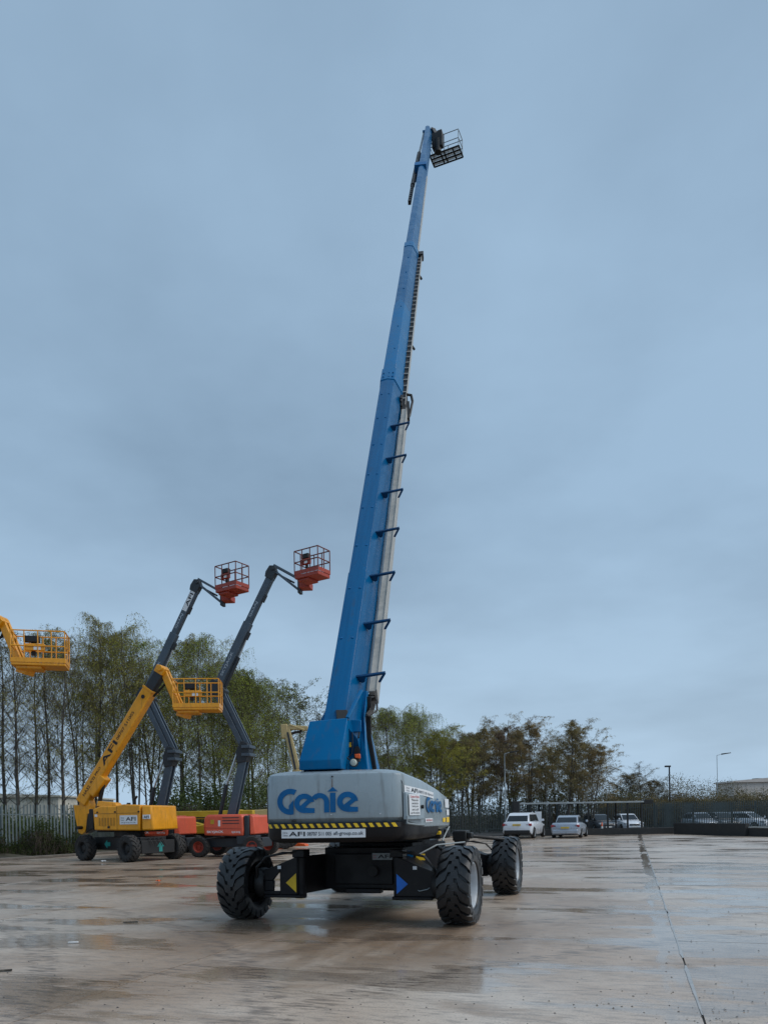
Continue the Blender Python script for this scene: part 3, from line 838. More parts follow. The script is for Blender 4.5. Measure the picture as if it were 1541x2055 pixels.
section('end_collar', T1-.75, T1+.02, .34, .34, .014, parent=S1)
S2 = section('boom_section', T1-.5, T2, .30, .30, kscale=.86, mat=M_boom)
section('end_collar', T2-.55, T2+.02, .30, .30, .014, kscale=.86, parent=S2)
section('reinforcing_plate', T1-.3, tpy(610), .30, .30, .007, kscale=.86, roof=.5, parent=S2)
S3 = section('boom_section', T2-.5, T3, .24, .22, kscale=.80, mat=M_boom)
# wear-pad bolts in pairs on the boom faces
bolt = MB().lathe([(.022,-.004),(.022,.012),(.012,.016)], Matrix.Rotation(rad(-90),4,'Y'), n=8).mesh('bolt', M_bluedk)
for k, t_ in enumerate(np.linspace(T0+2., T1-.25, 9)):
    for l_ in (-.09, .09):
        inst('bolt', bolt, S1, frame(bp(float(t_), l_, .022 if t_ < tpy(1150) else .012), br, ba))
for t_ in (T1-.35, T1-.6):
    for l_ in (-.12, 0.02, .12): inst('bolt', bolt, S1, frame(bp(t_, l_, .036), br, ba))
for t_ in np.linspace(T1+1.5, T2-.3, 7): inst('bolt', bolt, S2, frame(bp(float(t_), .06, .02), br, ba))
# brackets that carry the cable tray
M_bracket = surf('deep_blue_bracket_paint', (.001, .045, .13), .45, dirt=.3, spec=.2)
for py in (1338, 1232, 1136, 1048, 970, 901, 836):
    t = tpy(py + 12)
    m = MB()
    fr = frame(bp(t, 0, 0), br, bn_)
    m.prism([(.13,-.10),(.66,-.03),(.66,-.06),(.14,-.14)], -.012, .012, fr)
    m.prism([(.13,-.11),(.36,-.085),(.33,-.19),(.29,-.21)], -.010, .010, fr)
    m.prism([(.63,-.05),(.668,-.05),(.575,-.21),(.535,-.21)], -.025, .0125, fr)
    m.prism([(.13,-.095),(.66,-.025),(.66,-.04),(.14,-.12)], -.03, .0135, fr)
    m.build('tray_bracket', M_bracket, genie, .004)
def along(name, mat, t0, t1, l0, l1, k0, k1, parent=genie, bevel=.008):
    m = MB(); m.hexa([bp(t0,l0,k0),bp(t0,l1,k0),bp(t0,l1,k1),bp(t0,l0,k1),bp(t1,l0,k0),bp(t1,l1,k0),bp(t1,l1,k1),bp(t1,l0,k1)])
    return m.build(name, mat, parent, bevel)
TRAY = along('cable_tray', M_alu, tpy(1352), tpy(792), .37, .49, -.60, -.36)
along('tray_lip', M_alu, tpy(1352), tpy(792), .49, .503, -.62, -.33, TRAY, .002)
# ladder-like cable track up the second section
tr0, tr1 = tpy(788), tpy(484)
TK = along('cable_track', M_blackm, tr0+.3, tr1, .27, .43, -.56, -.44)
for l0 in (.262, .432):
    along('track_rail', M_alu, tr0+.3, tr1, l0, l0+.014, -.56, -.405, TK, .002)
nr = 33; rung = MB().box((-.085, -.018, -.012), (.085, .018, .012)).mesh('track_rung', M_alu)
for k in range(nr):
    t = tr0 + .7 + (tr1 - tr0 - .9)*k/(nr-1)
    inst('track_rung', rung, TK, frame(bp(t, .352, -.415), br, ba))
M_track_end = MB()
for q in range(9):
    a0 = rad(200 + q*20)
    M_track_end.beam(bp(tr0+.35+.28*math.sin(a0), .352, -.52+.20*math.cos(a0)), bp(tr0+.35+.28*math.sin(a0+.35), .352, -.52+.20*math.cos(a0+.35)), .20, .05, br)
M_track_end.box((-.11,-.45,-.2),(.11,.55,.02), frame(bp(tr0+.45, .352, -.46), br, ba))
M_track_end.build('track_loop', M_blackm, genie, .01)
part('track_guide', M_blackm, genie, lambda m: (m.path([bp(tr0+.95,.45,-.42), bp(tr0+1.0,.56,-.46), bp(tr0+.75,.60,-.52), bp(tr0+.1,.55,-.60), bp(tr0-.35,.47,-.60)], .035, 6), m.beam(bp(tr0+.6,.47,-.5), bp(tr0-.2,.5,-.6), .10, .12, br)))
along('track_head', M_blackm, tr1-.25, tr1+.15, .22, .50, -.60, -.36)
along('upper_tray', M_alu, T2-.1, tpy(338), .20, .31, -.46, -.30)
part('track_clamp', M_blackm, genie, lambda m: [m.beam(bp(tpy(py), .40, -.5), bp(tpy(py)-.12, .50, -.6), .07, .07, br) for py in (520,)], .01)
part('track_clamp', M_blackm, genie, lambda m: m.beam(bp(tpy(655), .40, -.5), bp(tpy(655)-.12, .50, -.6), .06, .06, br), .01)
# hoses at the foot of the tray
hs = MB(); random.seed(8)
for q in range(7):
    dl = q*.016
    hs.path([bp(tpy(1350), .36+dl*.8, -.45), bp(tpy(1362), .40+dl, -.47), bp(tpy(1385), .41+dl*random.uniform(.5,1.2), -.42), bp(tpy(1398), .35+dl*.6, -.40), bp(tpy(1392), .30+dl*.3, -.40)], .016, 5)
hs.build('hose_bundle', M_blackm, genie)
hs2 = MB()
for q in range(5):
    hs2.path([bp(tpy(1352), .38+q*.018, -.48), at(738+q*1.3, 1400, 11.7), at(734+q*2, 1440, 11.75), at(735+q*2, 1480, 11.8), at(741+q*2.2, 1520, 11.85), at(746+q*2.2, 1552, 11.9)], .022, 6)
hs2.build('main_hose', M_blackm, genie)
# pivot structure above the tail
def quad8(pts, depth, d=None):            # front face given by pixels and distance, extruded away from the camera
    d = d or ty_
    f = [at(*p) for p in pts]
    return f + [p + d*depth for p in f]
cvb = MB(); fr_ = [at(600,1528,10.68), at(683,1524,10.60), at(698,1441,10.85), at(621,1448,10.92)]
lo_ = [at(600,1546,10.71), at(685,1543,10.63)]
bk = [p + ty_*.55 for p in (lo_[0], lo_[1])] + [fr_[2] + ty_*.16, fr_[3] + ty_*.16]
vs = fr_ + lo_ + bk
cvb.add(vs, [(0,1,2,3), (4,5,1,0), (6,7,5,4), (8,9,3,2)[::-1], (9,8,7,6), (1,5,7,8,2), (0,3,9,6,4)])
cvb.build('pivot_cover', M_blue, genie, .012)
rs = MB()
rs.add(quad8([(697,1545,11.25),(738,1545,11.2),(734,1500,11.25),(731,1440,11.4),(737,1386,11.75),(727,1388,11.8),(700,1432,11.5)], .14), [(0,1,2,3,4,5,6),(13,12,11,10,9,8,7)] + [(i,(i+1)%7,7+(i+1)%7,7+i) for i in range(7)])
rs.build('riser_plate', M_blue, genie, .012)
rs = MB()
rs.add(quad8([(640,1452,11.6),(652,1452,11.6),(660,1418,11.7),(656,1420,11.7)], .5), [(0,1,2,3),(7,6,5,4)] + [(i,(i+1)%4,4+(i+1)%4,4+i) for i in range(4)])
rs.build('riser_plate', M_blue, genie, .008)
part('pivot_block', M_blue, genie, lambda m: m.hexa([at(640,1545,11.4), at(738,1545,11.4), at(738,1545,11.4)+ty_*1.4, at(640,1545,11.4)+ty_*1.4, at(660,1440,11.7), at(728,1440,11.7), at(728,1440,11.7)+ty_*.6, at(660,1440,11.7)+ty_*.6]), .02)
part('gusset_and_shade', M_blackm, genie, lambda m: m.hexa([at(676,1446,10.86), at(700,1446,10.84), at(700,1446,11.0), at(676,1446,11.0), at(674,1425,10.98), at(697,1425,10.98), at(697,1425,11.05), at(674,1425,11.05)]), .008)  # black block stands in for the shaded recess between the ribs
part('gusset_and_shade', M_blue, genie, lambda m: m.beam(at(697,1441,10.86), at(725,1386,11.30), .05, .03), .004)
part('valve_box', M_blue, genie, lambda m: m.hexa([at(699,1469,11.05), at(725,1469,11.0), at(725,1469,11.3), at(699,1469,11.3), at(701,1445,11.1), at(725,1445,11.05), at(725,1445,11.3), at(701,1445,11.3)]), .01)
part('access_hole_shade', M_ink, genie, lambda m: m.prism([(-.05,-.14),(.045,-.14),(.045,.03),(.03,.075),(0,.09),(-.035,.075),(-.05,.03)], 0, .01, frame(at(717,1510,11.16), tx, Zu)), smooth=0)  # flat black plate imitates the shade inside an arched opening
part('hose', M_blackm, genie, lambda m: (m.path([at(707,1470,11.0), at(707.5,1490,10.98), at(706,1512,10.98), at(699,1520,11.0)], .009, 6), m.path([at(693,1470,11.0), at(692,1500,10.98), at(694,1518,10.98), at(701,1526,11.0)], .010, 6), m.path([at(721,1470,11.0), at(719,1482,10.98), at(721,1480,10.98)], .014, 6)))
part('caution_decal', M_sunyel, genie, lambda m: m.box((-.028,-.035,0),(.028,.035,.004)), 0, frame(at(701,1495,11.13), tx, Zu))
part('beacon', M_amber, genie, lambda m: (m.hexa([at(712,1522,11.0), at(724,1523,11.0), at(724,1523,11.08), at(712,1522,11.08), at(711,1514,11.0), at(723,1513,11.0), at(723,1513,11.08), at(711,1514,11.08)])), .01)
part('beacon_base', M_blackm, genie, lambda m: m.tube(at(719,1529,11.05), at(718,1522,11.05), .035, n=10))
part('work_lamp', M_lampglass, genie, lambda m: m.lathe([(.050,0),(.052,.05),(.040,.075),(.01,.082)], frame(at(710,1531,10.98), -ty_, tx), n=18))
part('lamp_housing', M_blackm, genie, lambda m: m.lathe([(.03,-.10),(.06,-.05),(.062,.02)], frame(at(710,1531,10.98), -ty_, tx), n=16))
part('lift_cylinder', M_blackm, genie, lambda m: (m.tube(at(738,1545,12.2), at(733,1440,12.5), .07, n=12)))
# jib, platform and its cylinder
tip = bp(T3, 0, -.25)
part('boom_head', M_blue, genie, lambda m: (m.beam(bp(T3-.5,0,-.25), bp(T3+.25,0,-.25), .20, .5, bn_, .14, .3), m.tube(bp(T3,-.30,-.25), bp(T3,.38,-.25), .09)), .01)
PA = Vector((3.42, 45.8, 41.0)); e1 = Vector((.924,-.383,0)); e2 = Vector((.383,.924,0)); PW, PD = 1.80, .86
MP = frame(PA, e1, e2)
jend = MP @ Vector((.62, .10, .55))
part('jib_arm', M_blackm, genie, lambda m: (m.beam(bp(T3,.28,-.25), jend, .26, .34, None or (0,0,1), .30, .30), m.beam(bp(T3-.2,.30,-.35), jend + Vector((.05,0,-.2)), .12, .14)), .01)
PLt = part('platform', M_blackm, genie, lambda m: (
    [m.tube((x,y,0),(x2,y2,0),.045,n=6) for x,y,x2,y2 in ((0,0,PW,0),(PW,0,PW,PD),(PW,PD,0,PD),(0,PD,0,0),(0,PD*.33,PW,PD*.33),(0,PD*.66,PW,PD*.66),(PW*.36,0,PW*.36,PD),(PW*.48,0,PW*.48,PD),(PW*.78,0,PW*.78,PD))]), 0, MP)
gap = .03
xs_ = [0, PW*.36, PW*.48, PW*.78, PW]; ys_ = [0, PD*.33, PD*.66, PD]
for i in range(4):
    for j in range(3):
        part('floor_panel', M_alu, PLt, lambda m: [m.box((xs_[i]+gap, ys_[j]+gap+q*.055, .02),(xs_[i+1]-gap, ys_[j]+gap+q*.055+.026, .04)) for q in range(4)], 0, MP)['kind'] = 'stuff'
for z in (.5, 1.0):
    part('guard_rail', M_galv, PLt, lambda m: (m.tube((.02,.02,z),(PW-.02,.02,z),.022,n=6), m.tube((PW-.02,.02,z),(PW-.02,PD-.02,z),.022,n=6), m.tube((PW-.02,PD-.02,z),(.02,PD-.02,z),.022,n=6), m.tube((.02,PD-.02,z),(.02,.02,z),.022,n=6)), 0, MP)
for x, y in ((.02,.02),(PW-.02,.02),(PW-.02,PD-.02),(.02,PD-.02),(PW*.5,PD-.02),(PW*.5,.02)):
    part('rail_post', M_galv, PLt, lambda m: m.tube((x,y,0),(x,y,1.0),.022,n=6), 0, MP)
part('control_box', M_blackm, PLt, lambda m: (m.box((.22,-.26,.20),(.86,.06,1.05)), m.box((.5,-.12,1.05),(.8,.05,1.25))), .02, MP)
part('rotator', M_blackm, genie, lambda m: m.lathe([(.20,0),(.20,.75)], MP @ Matrix.Translation((.55,-.12,-.08)) @ Matrix.Rotation(rad(-90),4,'Y'), n=14), .01)
part('jib_cylinder', M_blackm, genie, lambda m: m.path([bp(tpy(292),-.30,-.30), bp(tpy(352),-.36,-.34)], .11, 10))
part('jib_rod', M_galv, genie, lambda m: m.path([bp(tpy(256),-.22,-.25), bp(tpy(292),-.30,-.30)], .055, 8))
part('cable_chain', M_blackm, genie, lambda m: [m.beam(bp(tpy(350)-q*.45,-.36,-.34), bp(tpy(350)-q*.45-.30,-.36,-.34), .13, .16, bn_) for q in range(9)])
along('tip_clamp', M_bluedk, tpy(332), tpy(326), -.34, .26, -.62, .06, bevel=.01)
# ------------------------------------------------------------------ boundary fences
def pale_mesh(h, mat, w=.068):
    m = MB()
    pts = [(-w/2,.0),(w/2,.0),(w/2,h-.09),(w*.33,h-.015),(w*.17,h-.055),(0,h),(-w*.17,h-.055),(-w*.33,h-.015),(-w/2,h-.09)]
    m.prism(pts, -.008, .008, Matrix.Rotation(rad(90), 4, 'X'))
    return m
def fence(a, b, label, mat, each=True, h=2.4, pitch=.150, zoff=.05):
    d = b - a; L = d.length; u = d.normalized(); nrm = Vector((u.y, -u.x, 0))
    root = empty('palisade_fence', a.lerp(b, .5), label, 'fence')
    n = int(L/pitch)
    for z in (.35, h-.42):
        part('rail', mat, root, lambda m: m.beam(a + nrm*-.03 + Vector((0,0,z)), b + nrm*-.03 + Vector((0,0,z)), .05, .05), 0)
    k = int(L/2.75)
    for i in range(k+1):
        p = a + u*min(L, i*2.75) - nrm*.08
        part('post', mat, root, lambda m: m.box((-.05,-.05,-.1),(.05,.05,h-.05), Matrix.Translation(p)))
    pm = pale_mesh(h, mat)
    if each:
        me = pm.mesh('pale', mat)
        for i in range(n):
            p = a + u*(i+.5)*pitch
            M = frame(p + Vector((0,0,zoff + random.uniform(-.012,.012))), u, (u.cross(Vector((0,0,1)))*-1))
            inst('pale', me, root, M @ Matrix.Rotation(rad(random.uniform(-.5,.5)), 4, 'Y'))
    else:
        m = MB()
        for i in range(n):
            p = a + u*(i+.5)*pitch
            m.M = frame(p + Vector((0,0,zoff)), u, (u.cross(Vector((0,0,1)))*-1))
            m.add(pm.v, pm.f)
        m.M = Matrix.Identity(4)
        o = m.build('pales', mat, root); tag(o, kind='stuff')
    return root
random.seed(31)
M_pal = surf('weathered_galvanised_pale', (.155, .195, .205), .6, metal=.2, dirt=.5, dirtcol=(.10,.12,.09), var=.2, scale=1.5)
M_pald = surf('dark_green_pale', (.06, .078, .078), .6, dirt=.4, dirtcol=(.04,.045,.035), scale=1.5)
f0 = FENCE[0].lerp(FENCE[1], .60)
fence(f0, FENCE[1], 'galvanised palisade fence at the left edge behind the yellow lift', M_pal)
fence(FENCE[1], FENCE[2], 'palisade fence running away behind the two orange lifts', M_pald)
fence(FENCE[2], FENCE[3], 'dark palisade fence under the trees across the back of the yard', M_pald, each=False)
fence(Vector((15.2, 67.5, 0)), Vector((46, 63, 0)), 'dark palisade fence behind the parked cars and shelter', M_pald, each=False)

# ------------------------------------------------------------------ trees
rng = np.random.default_rng(5)
def mesh_np(name, V, Fq, mats, midx=None):
    me = bpy.data.meshes.new(name)
    k = Fq.shape[1]
    me.vertices.add(len(V)); me.vertices.foreach_set('co', V.astype(np.float32).ravel())
    me.loops.add(Fq.size); me.loops.foreach_set('vertex_index', Fq.astype(np.int32).ravel())
    me.polygons.add(len(Fq)); me.polygons.foreach_set('loop_start', np.arange(0, Fq.size, k, dtype=np.int32))
    try: me.polygons.foreach_set('loop_total', np.full(len(Fq), k, dtype=np.int32))
    except Exception: pass
    for m in mats: me.materials.append(m)
    if midx is not None: me.polygons.foreach_set('material_index', midx.astype(np.int32))
    me.update(calc_edges=True); me.validate()
    return me
def strands(P, r0, r1, sides=3):
    """P (N,K,3) polylines -> tapered strands with horizontal rings"""
    N, K, _ = P.shape
    ang = np.arange(sides)*2*np.pi/sides
    ring = np.stack([np.cos(ang), np.sin(ang), np.zeros(sides)], 1)
    rr = (np.linspace(0, 1, K)[None, :]*(r1-r0)[:, None] + r0[:, None]) if not np.isscalar(r0) else np.linspace(r0, r1, K)[None, :].repeat(N, 0)
    V = P[:, :, None, :] + ring[None, None]*rr[:, :, None, None]
    idx = np.arange(N*K*sides).reshape(N, K, sides)
    a = idx[:, :-1, :]; b = np.roll(idx, -1, 2)[:, :-1, :]; c = np.roll(idx, -1, 2)[:, 1:, :]; d = idx[:, 1:, :]
    Fq = np.stack([a, b, c, d], -1).reshape(-1, 4)
    return V.reshape(-1, 3), Fq
def leaves(C, size, jitter=.35, aspect=.6):
    N = len(C)
    a = rng.normal(size=(N, 3)); a /= np.linalg.norm(a, axis=1)[:, None]
    b = np.cross(a, rng.normal(size=(N, 3))); b /= np.linalg.norm(b, axis=1)[:, None]
    s = size*(1 + jitter*rng.uniform(-1, 1, N))[:, None]
    V = np.stack([C - a*s - b*s*aspect*.3, C + b*s*aspect*-1, C + a*s, C + b*s*aspect], 1)
    return V.reshape(-1, 3), np.arange(4*N).reshape(N, 4)
def tree_kind(seed, H=14., spread=.22, nb=30, nsub=7, ntw=6, droop=.8, twl=.9, lpt=3, lsize=.07, tr=.16, clear=.2, up=55, clump=0., stems=1):
    global rng
    rng = np.random.default_rng(seed); rnd = random.Random(seed)
    wood = []; woodr = []
    subP = []; subR = []; twP = []; leafC = []
    for st in range(stems):
        lean = np.array([rnd.uniform(-.05,.05), rnd.uniform(-.05,.05)]) + (np.array([math.cos(st*2.4), math.sin(st*2.4)])*.10 if stems > 1 else 0)
        K = 9; Hs = H*(1 if st == 0 else rnd.uniform(.75,.95))
        ph = rnd.random()*6
        z = np.linspace(0, Hs, K)
        T = np.stack([lean[0]*z + .16*np.sin(z*.55+ph)*z/Hs, lean[1]*z + .16*np.cos(z*.5+ph)*z/Hs, z], 1)
        wood.append(T); woodr.append((tr*(1 if st == 0 else .75), .015))
        for i in range(int(nb/stems) if stems > 1 else nb):
            f = clear + (1-clear)*((i+rnd.random())/ (nb/stems if stems > 1 else nb))**.9*.97
            base = np.array([np.interp(f*Hs, z, T[:, q]) for q in range(3)])
            az = i*2.39996 + rnd.uniform(-.4,.4)
            g = (f-clear)/(1-clear)
            L = spread*H*(.35 + 1.0*math.sin(min(1, .18+g*.95)*math.pi)**.8)*rnd.uniform(.6,1.3)*(1.0 if g < .85 else .7)
            el = rad(up + 18*g + rnd.uniform(-10,10))
            K2 = 6; s = np.linspace(0, 1, K2)
            out = L*(s*math.cos(el) + .28*s**2); hgt = L*(s*math.sin(el)*1.15 - .30*droop*s**2.4)
            wob = .05*L
            B = base + np.stack([np.cos(az)*out + wob*np.sin(s*5+i), np.sin(az)*out + wob*np.cos(s*4+i), hgt], 1)
            subP.append(B); subR.append((max(.012, tr*.30*(1-g*.65)), .006))
            for j in range(nsub):
                s2 = .25 + .75*(j+rnd.random())/nsub
                b2 = np.array([np.interp(s2, s, B[:, q]) for q in range(3)])
                az2 = az + rnd.choice((-1,1))*rnd.uniform(.4,1.3)
                L2 = L*rnd.uniform(.22,.45)*(1.15-.5*s2); el2 = rad(rnd.uniform(5,60))
                q = np.linspace(0, 1, K2)
                o2 = L2*q*math.cos(el2); h2 = L2*(q*math.sin(el2) - .45*droop*q**2)
                B2 = b2 + np.stack([np.cos(az2)*o2, np.sin(az2)*o2, h2], 1)
                subP.append(B2); subR.append((.011, .004))
                for k in range(ntw):
                    s3 = .15 + .85*(k+rnd.random())/ntw
                    b3 = np.array([np.interp(s3, q, B2[:, c]) for c in range(3)])
                    az3 = rnd.random()*6.283; l3 = twl*rnd.uniform(.5,1.3)
                    e3 = rad(rnd.uniform(-10,50))*(1-droop*.5)
                    t = np.linspace(0, 1, 4)
                    o3 = l3*t*math.cos(e3)*(.75-.35*droop*t); h3 = l3*(t*math.sin(e3) - droop*.8*t**1.7)
                    B3 = b3 + np.stack([np.cos(az3)*o3, np.sin(az3)*o3, h3], 1)
                    twP.append(B3)
                    for c in range(lpt):
                        w = rnd.uniform(.2,1.0)
                        leafC.append([np.interp(w, t, B3[:, d]) + rnd.gauss(0,.05) for d in range(3)])
    def tubes(paths, radii, sides):
        Vs, Fs, o = [], [], 0
        for P, (a, b) in zip(paths, radii):
            V, Fq = strands(P[None], np.array([a]), np.array([b]), sides); Vs.append(V); Fs.append(Fq+o); o += len(V)
        return np.concatenate(Vs), np.concatenate(Fs)
    V1, F1 = tubes(wood, woodr, 7)
    big = [i for i, r in enumerate(subR) if r[0] > .011]; sm = [i for i, r in enumerate(subR) if r[0] <= .011]
    V1b, F1b = tubes([subP[i] for i in big], [subR[i] for i in big], 5)
    trunk = mesh_np('trunk', np.concatenate([V1, V1b]), np.concatenate([F1, F1b+len(V1)]), [M_bark])
    Vs, Fs = strands(np.array([subP[i] for i in sm]), .012, .005)
    Vt, Ft = strands(np.array(twP), .006, .003)
    Vl, Fl = leaves(np.array(leafC), lsize)
    V = np.concatenate([Vs, Vt, Vl]); Fq = np.concatenate([Fs, Ft+len(Vs), Fl+len(Vs)+len(Vt)])
    mi = np.concatenate([np.zeros(len(Fs)+len(Ft)), np.ones(len(Fl))])
    crown = mesh_np('crown', V, Fq, [M_twig, M_leaf], mi)
    return trunk, crown, H
KIND = {
  'birch':  tree_kind(11, H=14, spread=.27, nb=40, nsub=8, ntw=7, droop=1.05, twl=1.1, lpt=6, lsize=.034, tr=.12, clear=.22, up=44),
  'birchb': tree_kind(17, H=14, spread=.30, nb=38, nsub=8, ntw=7, droop=1.1, twl=1.2, lpt=8, lsize=.036, tr=.11, clear=.28, up=40),
  'birch2': tree_kind(12, H=14, spread=.30, nb=42, nsub=8, ntw=7, droop=.75, twl=1.0, lpt=8, lsize=.037, tr=.11, clear=.24, up=46, stems=2),
  'birch3': tree_kind(18, H=14, spread=.28, nb=48, nsub=8, ntw=6, droop=1.0, twl=1.1, lpt=8, lsize=.037, tr=.10, clear=.30, up=46, stems=3),
  'birchr': tree_kind(19, H=11, spread=.26, nb=46, nsub=9, ntw=8, droop=.45, twl=.7, lpt=16, lsize=.030, tr=.12, clear=.2, up=50, stems=2),
  'bare':   tree_kind(13, H=14, spread=.21, nb=38, nsub=8, ntw=7, droop=.6, twl=.9, lpt=1, lsize=.04, tr=.14, clear=.15, up=40),
  'alder':  tree_kind(14, H=11, spread=.30, nb=32, nsub=8, ntw=5, droop=.25, twl=.6, lpt=5, lsize=.045, tr=.13, clear=.15, up=36),
  'willow': tree_kind(15, H=11, spread=.34, nb=38, nsub=9, ntw=8, droop=1.3, twl=1.3, lpt=10, lsize=.036, tr=.13, clear=.2, up=48),
  'catkin': tree_kind(16, H=11, spread=.27, nb=42, nsub=9, ntw=8, droop=.6, twl=.65, lpt=17, lsize=.030, tr=.09, clear=.22, up=52, stems=4),
}
OLIVE = (.205, .200, .045); GREEN = (.175, .215, .045); BROWN = (.160, .135, .070); RUST = (.175, .135, .070); DULL = (.150, .140, .062); DARK = (.085, .095, .045); PLUM = (.125, .095, .075)
ORD = ['first', 'second', 'third', 'fourth', 'fifth', 'sixth', 'seventh', 'eighth', 'ninth', 'tenth', 'eleventh', 'twelfth', 'thirteenth', 'fourteenth', 'fifteenth', 'sixteenth', 'seventeenth', 'eighteenth']
def tree(kind, px, py_top, Y, col, label, group, wide=1.0, name='birch_tree'):
    tr_, cr_, H = KIND[kind]
    base = gx(px, Y); top = at(px, py_top, Y).z
    s = top/H
    root = empty(name, base, label, 'tree', group)
    M = Matrix.Rotation(random.random()*6.283, 4, 'Z') @ Matrix.Diagonal((s*wide, s*wide, s, 1))
    for nm_, me in (('trunk', tr_), ('crown', cr_)):
        o = bpy.data.objects.new(nm_, me); COL.objects.link(o); o.parent = root; o.matrix_local = M
        o.color = (*col, 1)
    return root
random.seed(77)
left = [('bare',-14,1290,47,DULL), ('bare',14,1270,52,DULL), ('bare',42,1272,46,DULL), ('bare',72,1300,56,DULL), ('birch',100,1268,48,OLIVE), ('bare',128,1285,46,DULL), ('birch',203,1240,50,OLIVE), ('birch3',165,1282,58,DULL),
        ('birchb',238,1272,54,OLIVE), ('birch3',276,1262,49,OLIVE), ('birch2',318,1290,53,GREEN), ('birchb',362,1282,50,OLIVE), ('birchb',402,1276,49,GREEN), ('birch',432,1318,55,OLIVE), ('willow',470,1345,50,GREEN), ('willow',512,1372,54,GREEN)]
left.sort(key=lambda t: t[1])
for k, (kd, px, py, Y, c) in enumerate(left):
    look = {'bare': 'bare dark birch', 'birch': 'tall drooping birch', 'birchb': 'wide drooping birch', 'birch2': 'bushy twin-stemmed birch', 'birch3': 'bushy three-stemmed birch', 'willow': 'green weeping willow'}[kd]
    tree(kd, px, py, Y, c, f'{look}, {ORD[k]} from the left photo edge behind the fence', 'trees behind the left fence', name='willow_tree' if kd == 'willow' else 'birch_tree')
back = [('birch2', -40, 1330, 66), ('birch2', 190, 1335, 70), ('birch2', 300, 1335, 68), ('birch2', 375, 1330, 70), ('birch2', 448, 1365, 68), ('birch2', 498, 1420, 70)]
for k, (kd, px, py, Y) in enumerate(back):
    tree(kd, px, py, Y, DULL, f'dull leafy birch in the rear row, {ORD[k]} from the left', 'rear row of birches on the left', 1.1)
tree('alder', 572, 1378, 56, DARK, 'dark open-crowned alder just left of the blue boom', 'alders beside the boom', name='alder_tree')
tree('alder', 612, 1402, 60, DARK, 'smaller dark alder touching the blue boom on its left', 'alders beside the boom', name='alder_tree')
tree('alder', 655, 1440, 60, DARK, 'dark alder behind the foot of the blue boom', 'alders beside the boom', name='alder_tree')
tree('alder', 545, 1430, 62, DARK, 'low dark alder behind the cream boom', 'alders beside the boom', .9, name='alder_tree')
mid = [('bare',752,1440,60,DULL,1.1,'leafless tree close right of the blue boom foot'), ('willow',795,1424,62,GREEN,1.15,'green weeping willow right of the blue boom'), ('willow',838,1432,66,GREEN,1.1,'second green willow right of the boom, crown meeting the first'),
       ('catkin',880,1462,64,OLIVE,1.15,'olive-brown rounded tree above the grey turntable'), ('catkin',925,1470,68,BROWN,1.1,'brown-tinged tree beside the grey turntable end'), ('catkin',962,1450,72,BROWN,1.0,'tall brown twiggy tree left of the lamp post'),
       ('catkin',1002,1446,74,PLUM,1.0,'dark purple-brown twiggy tree behind the lamp post'), ('catkin',1062,1443,68,RUST,1.05,'rust-brown leafed tree right of the lamp post'),
       ('birchr',1140,1455,66,BROWN,1.1,'broad airy brown birch above the silver car'), ('birchr',1188,1500,64,RUST,1.1,'lower rust-leafed birch at the right end of the tree belt'),
       ('bare',1098,1500,72,DULL,.9,'thin grey tree in the gap left of the airy birch'),
       ('catkin',905,1468,76,DULL,1.1,'dull twiggy tree filling the gap right of the willows'), ('catkin',945,1462,78,PLUM,1.1,'greyish tree behind the brown twiggy tree, left of the lamp post'),
       ('catkin',1025,1462,77,DULL,1.05,'dull tree behind and just right of the lamp post'), ('catkin',1118,1490,76,DULL,1.0,'dull tree behind the left flank of the airy birch'),
       ('catkin',1165,1478,72,BROWN,1.0,'brown tree behind the right flank of the airy birch')]
for kd, px, py, Y, c, w, lb in mid:
    tree(kd, px, py, Y, c, lb, 'trees across the back of the yard', w, name='willow_tree' if kd == 'willow' else 'birch_tree')
for k, (px, py) in enumerate(((770,1500),(860,1500),(945,1500),(1030,1505),(1085,1530),(1155,1540),(700,1500))):
    tree('catkin', px, py, 80, DULL, f'low twiggy far tree, {ORD[k]} to the right of the boom foot' if px > 720 else 'low twiggy tree hidden behind the blue pivot', 'far thicket row', 1.6)

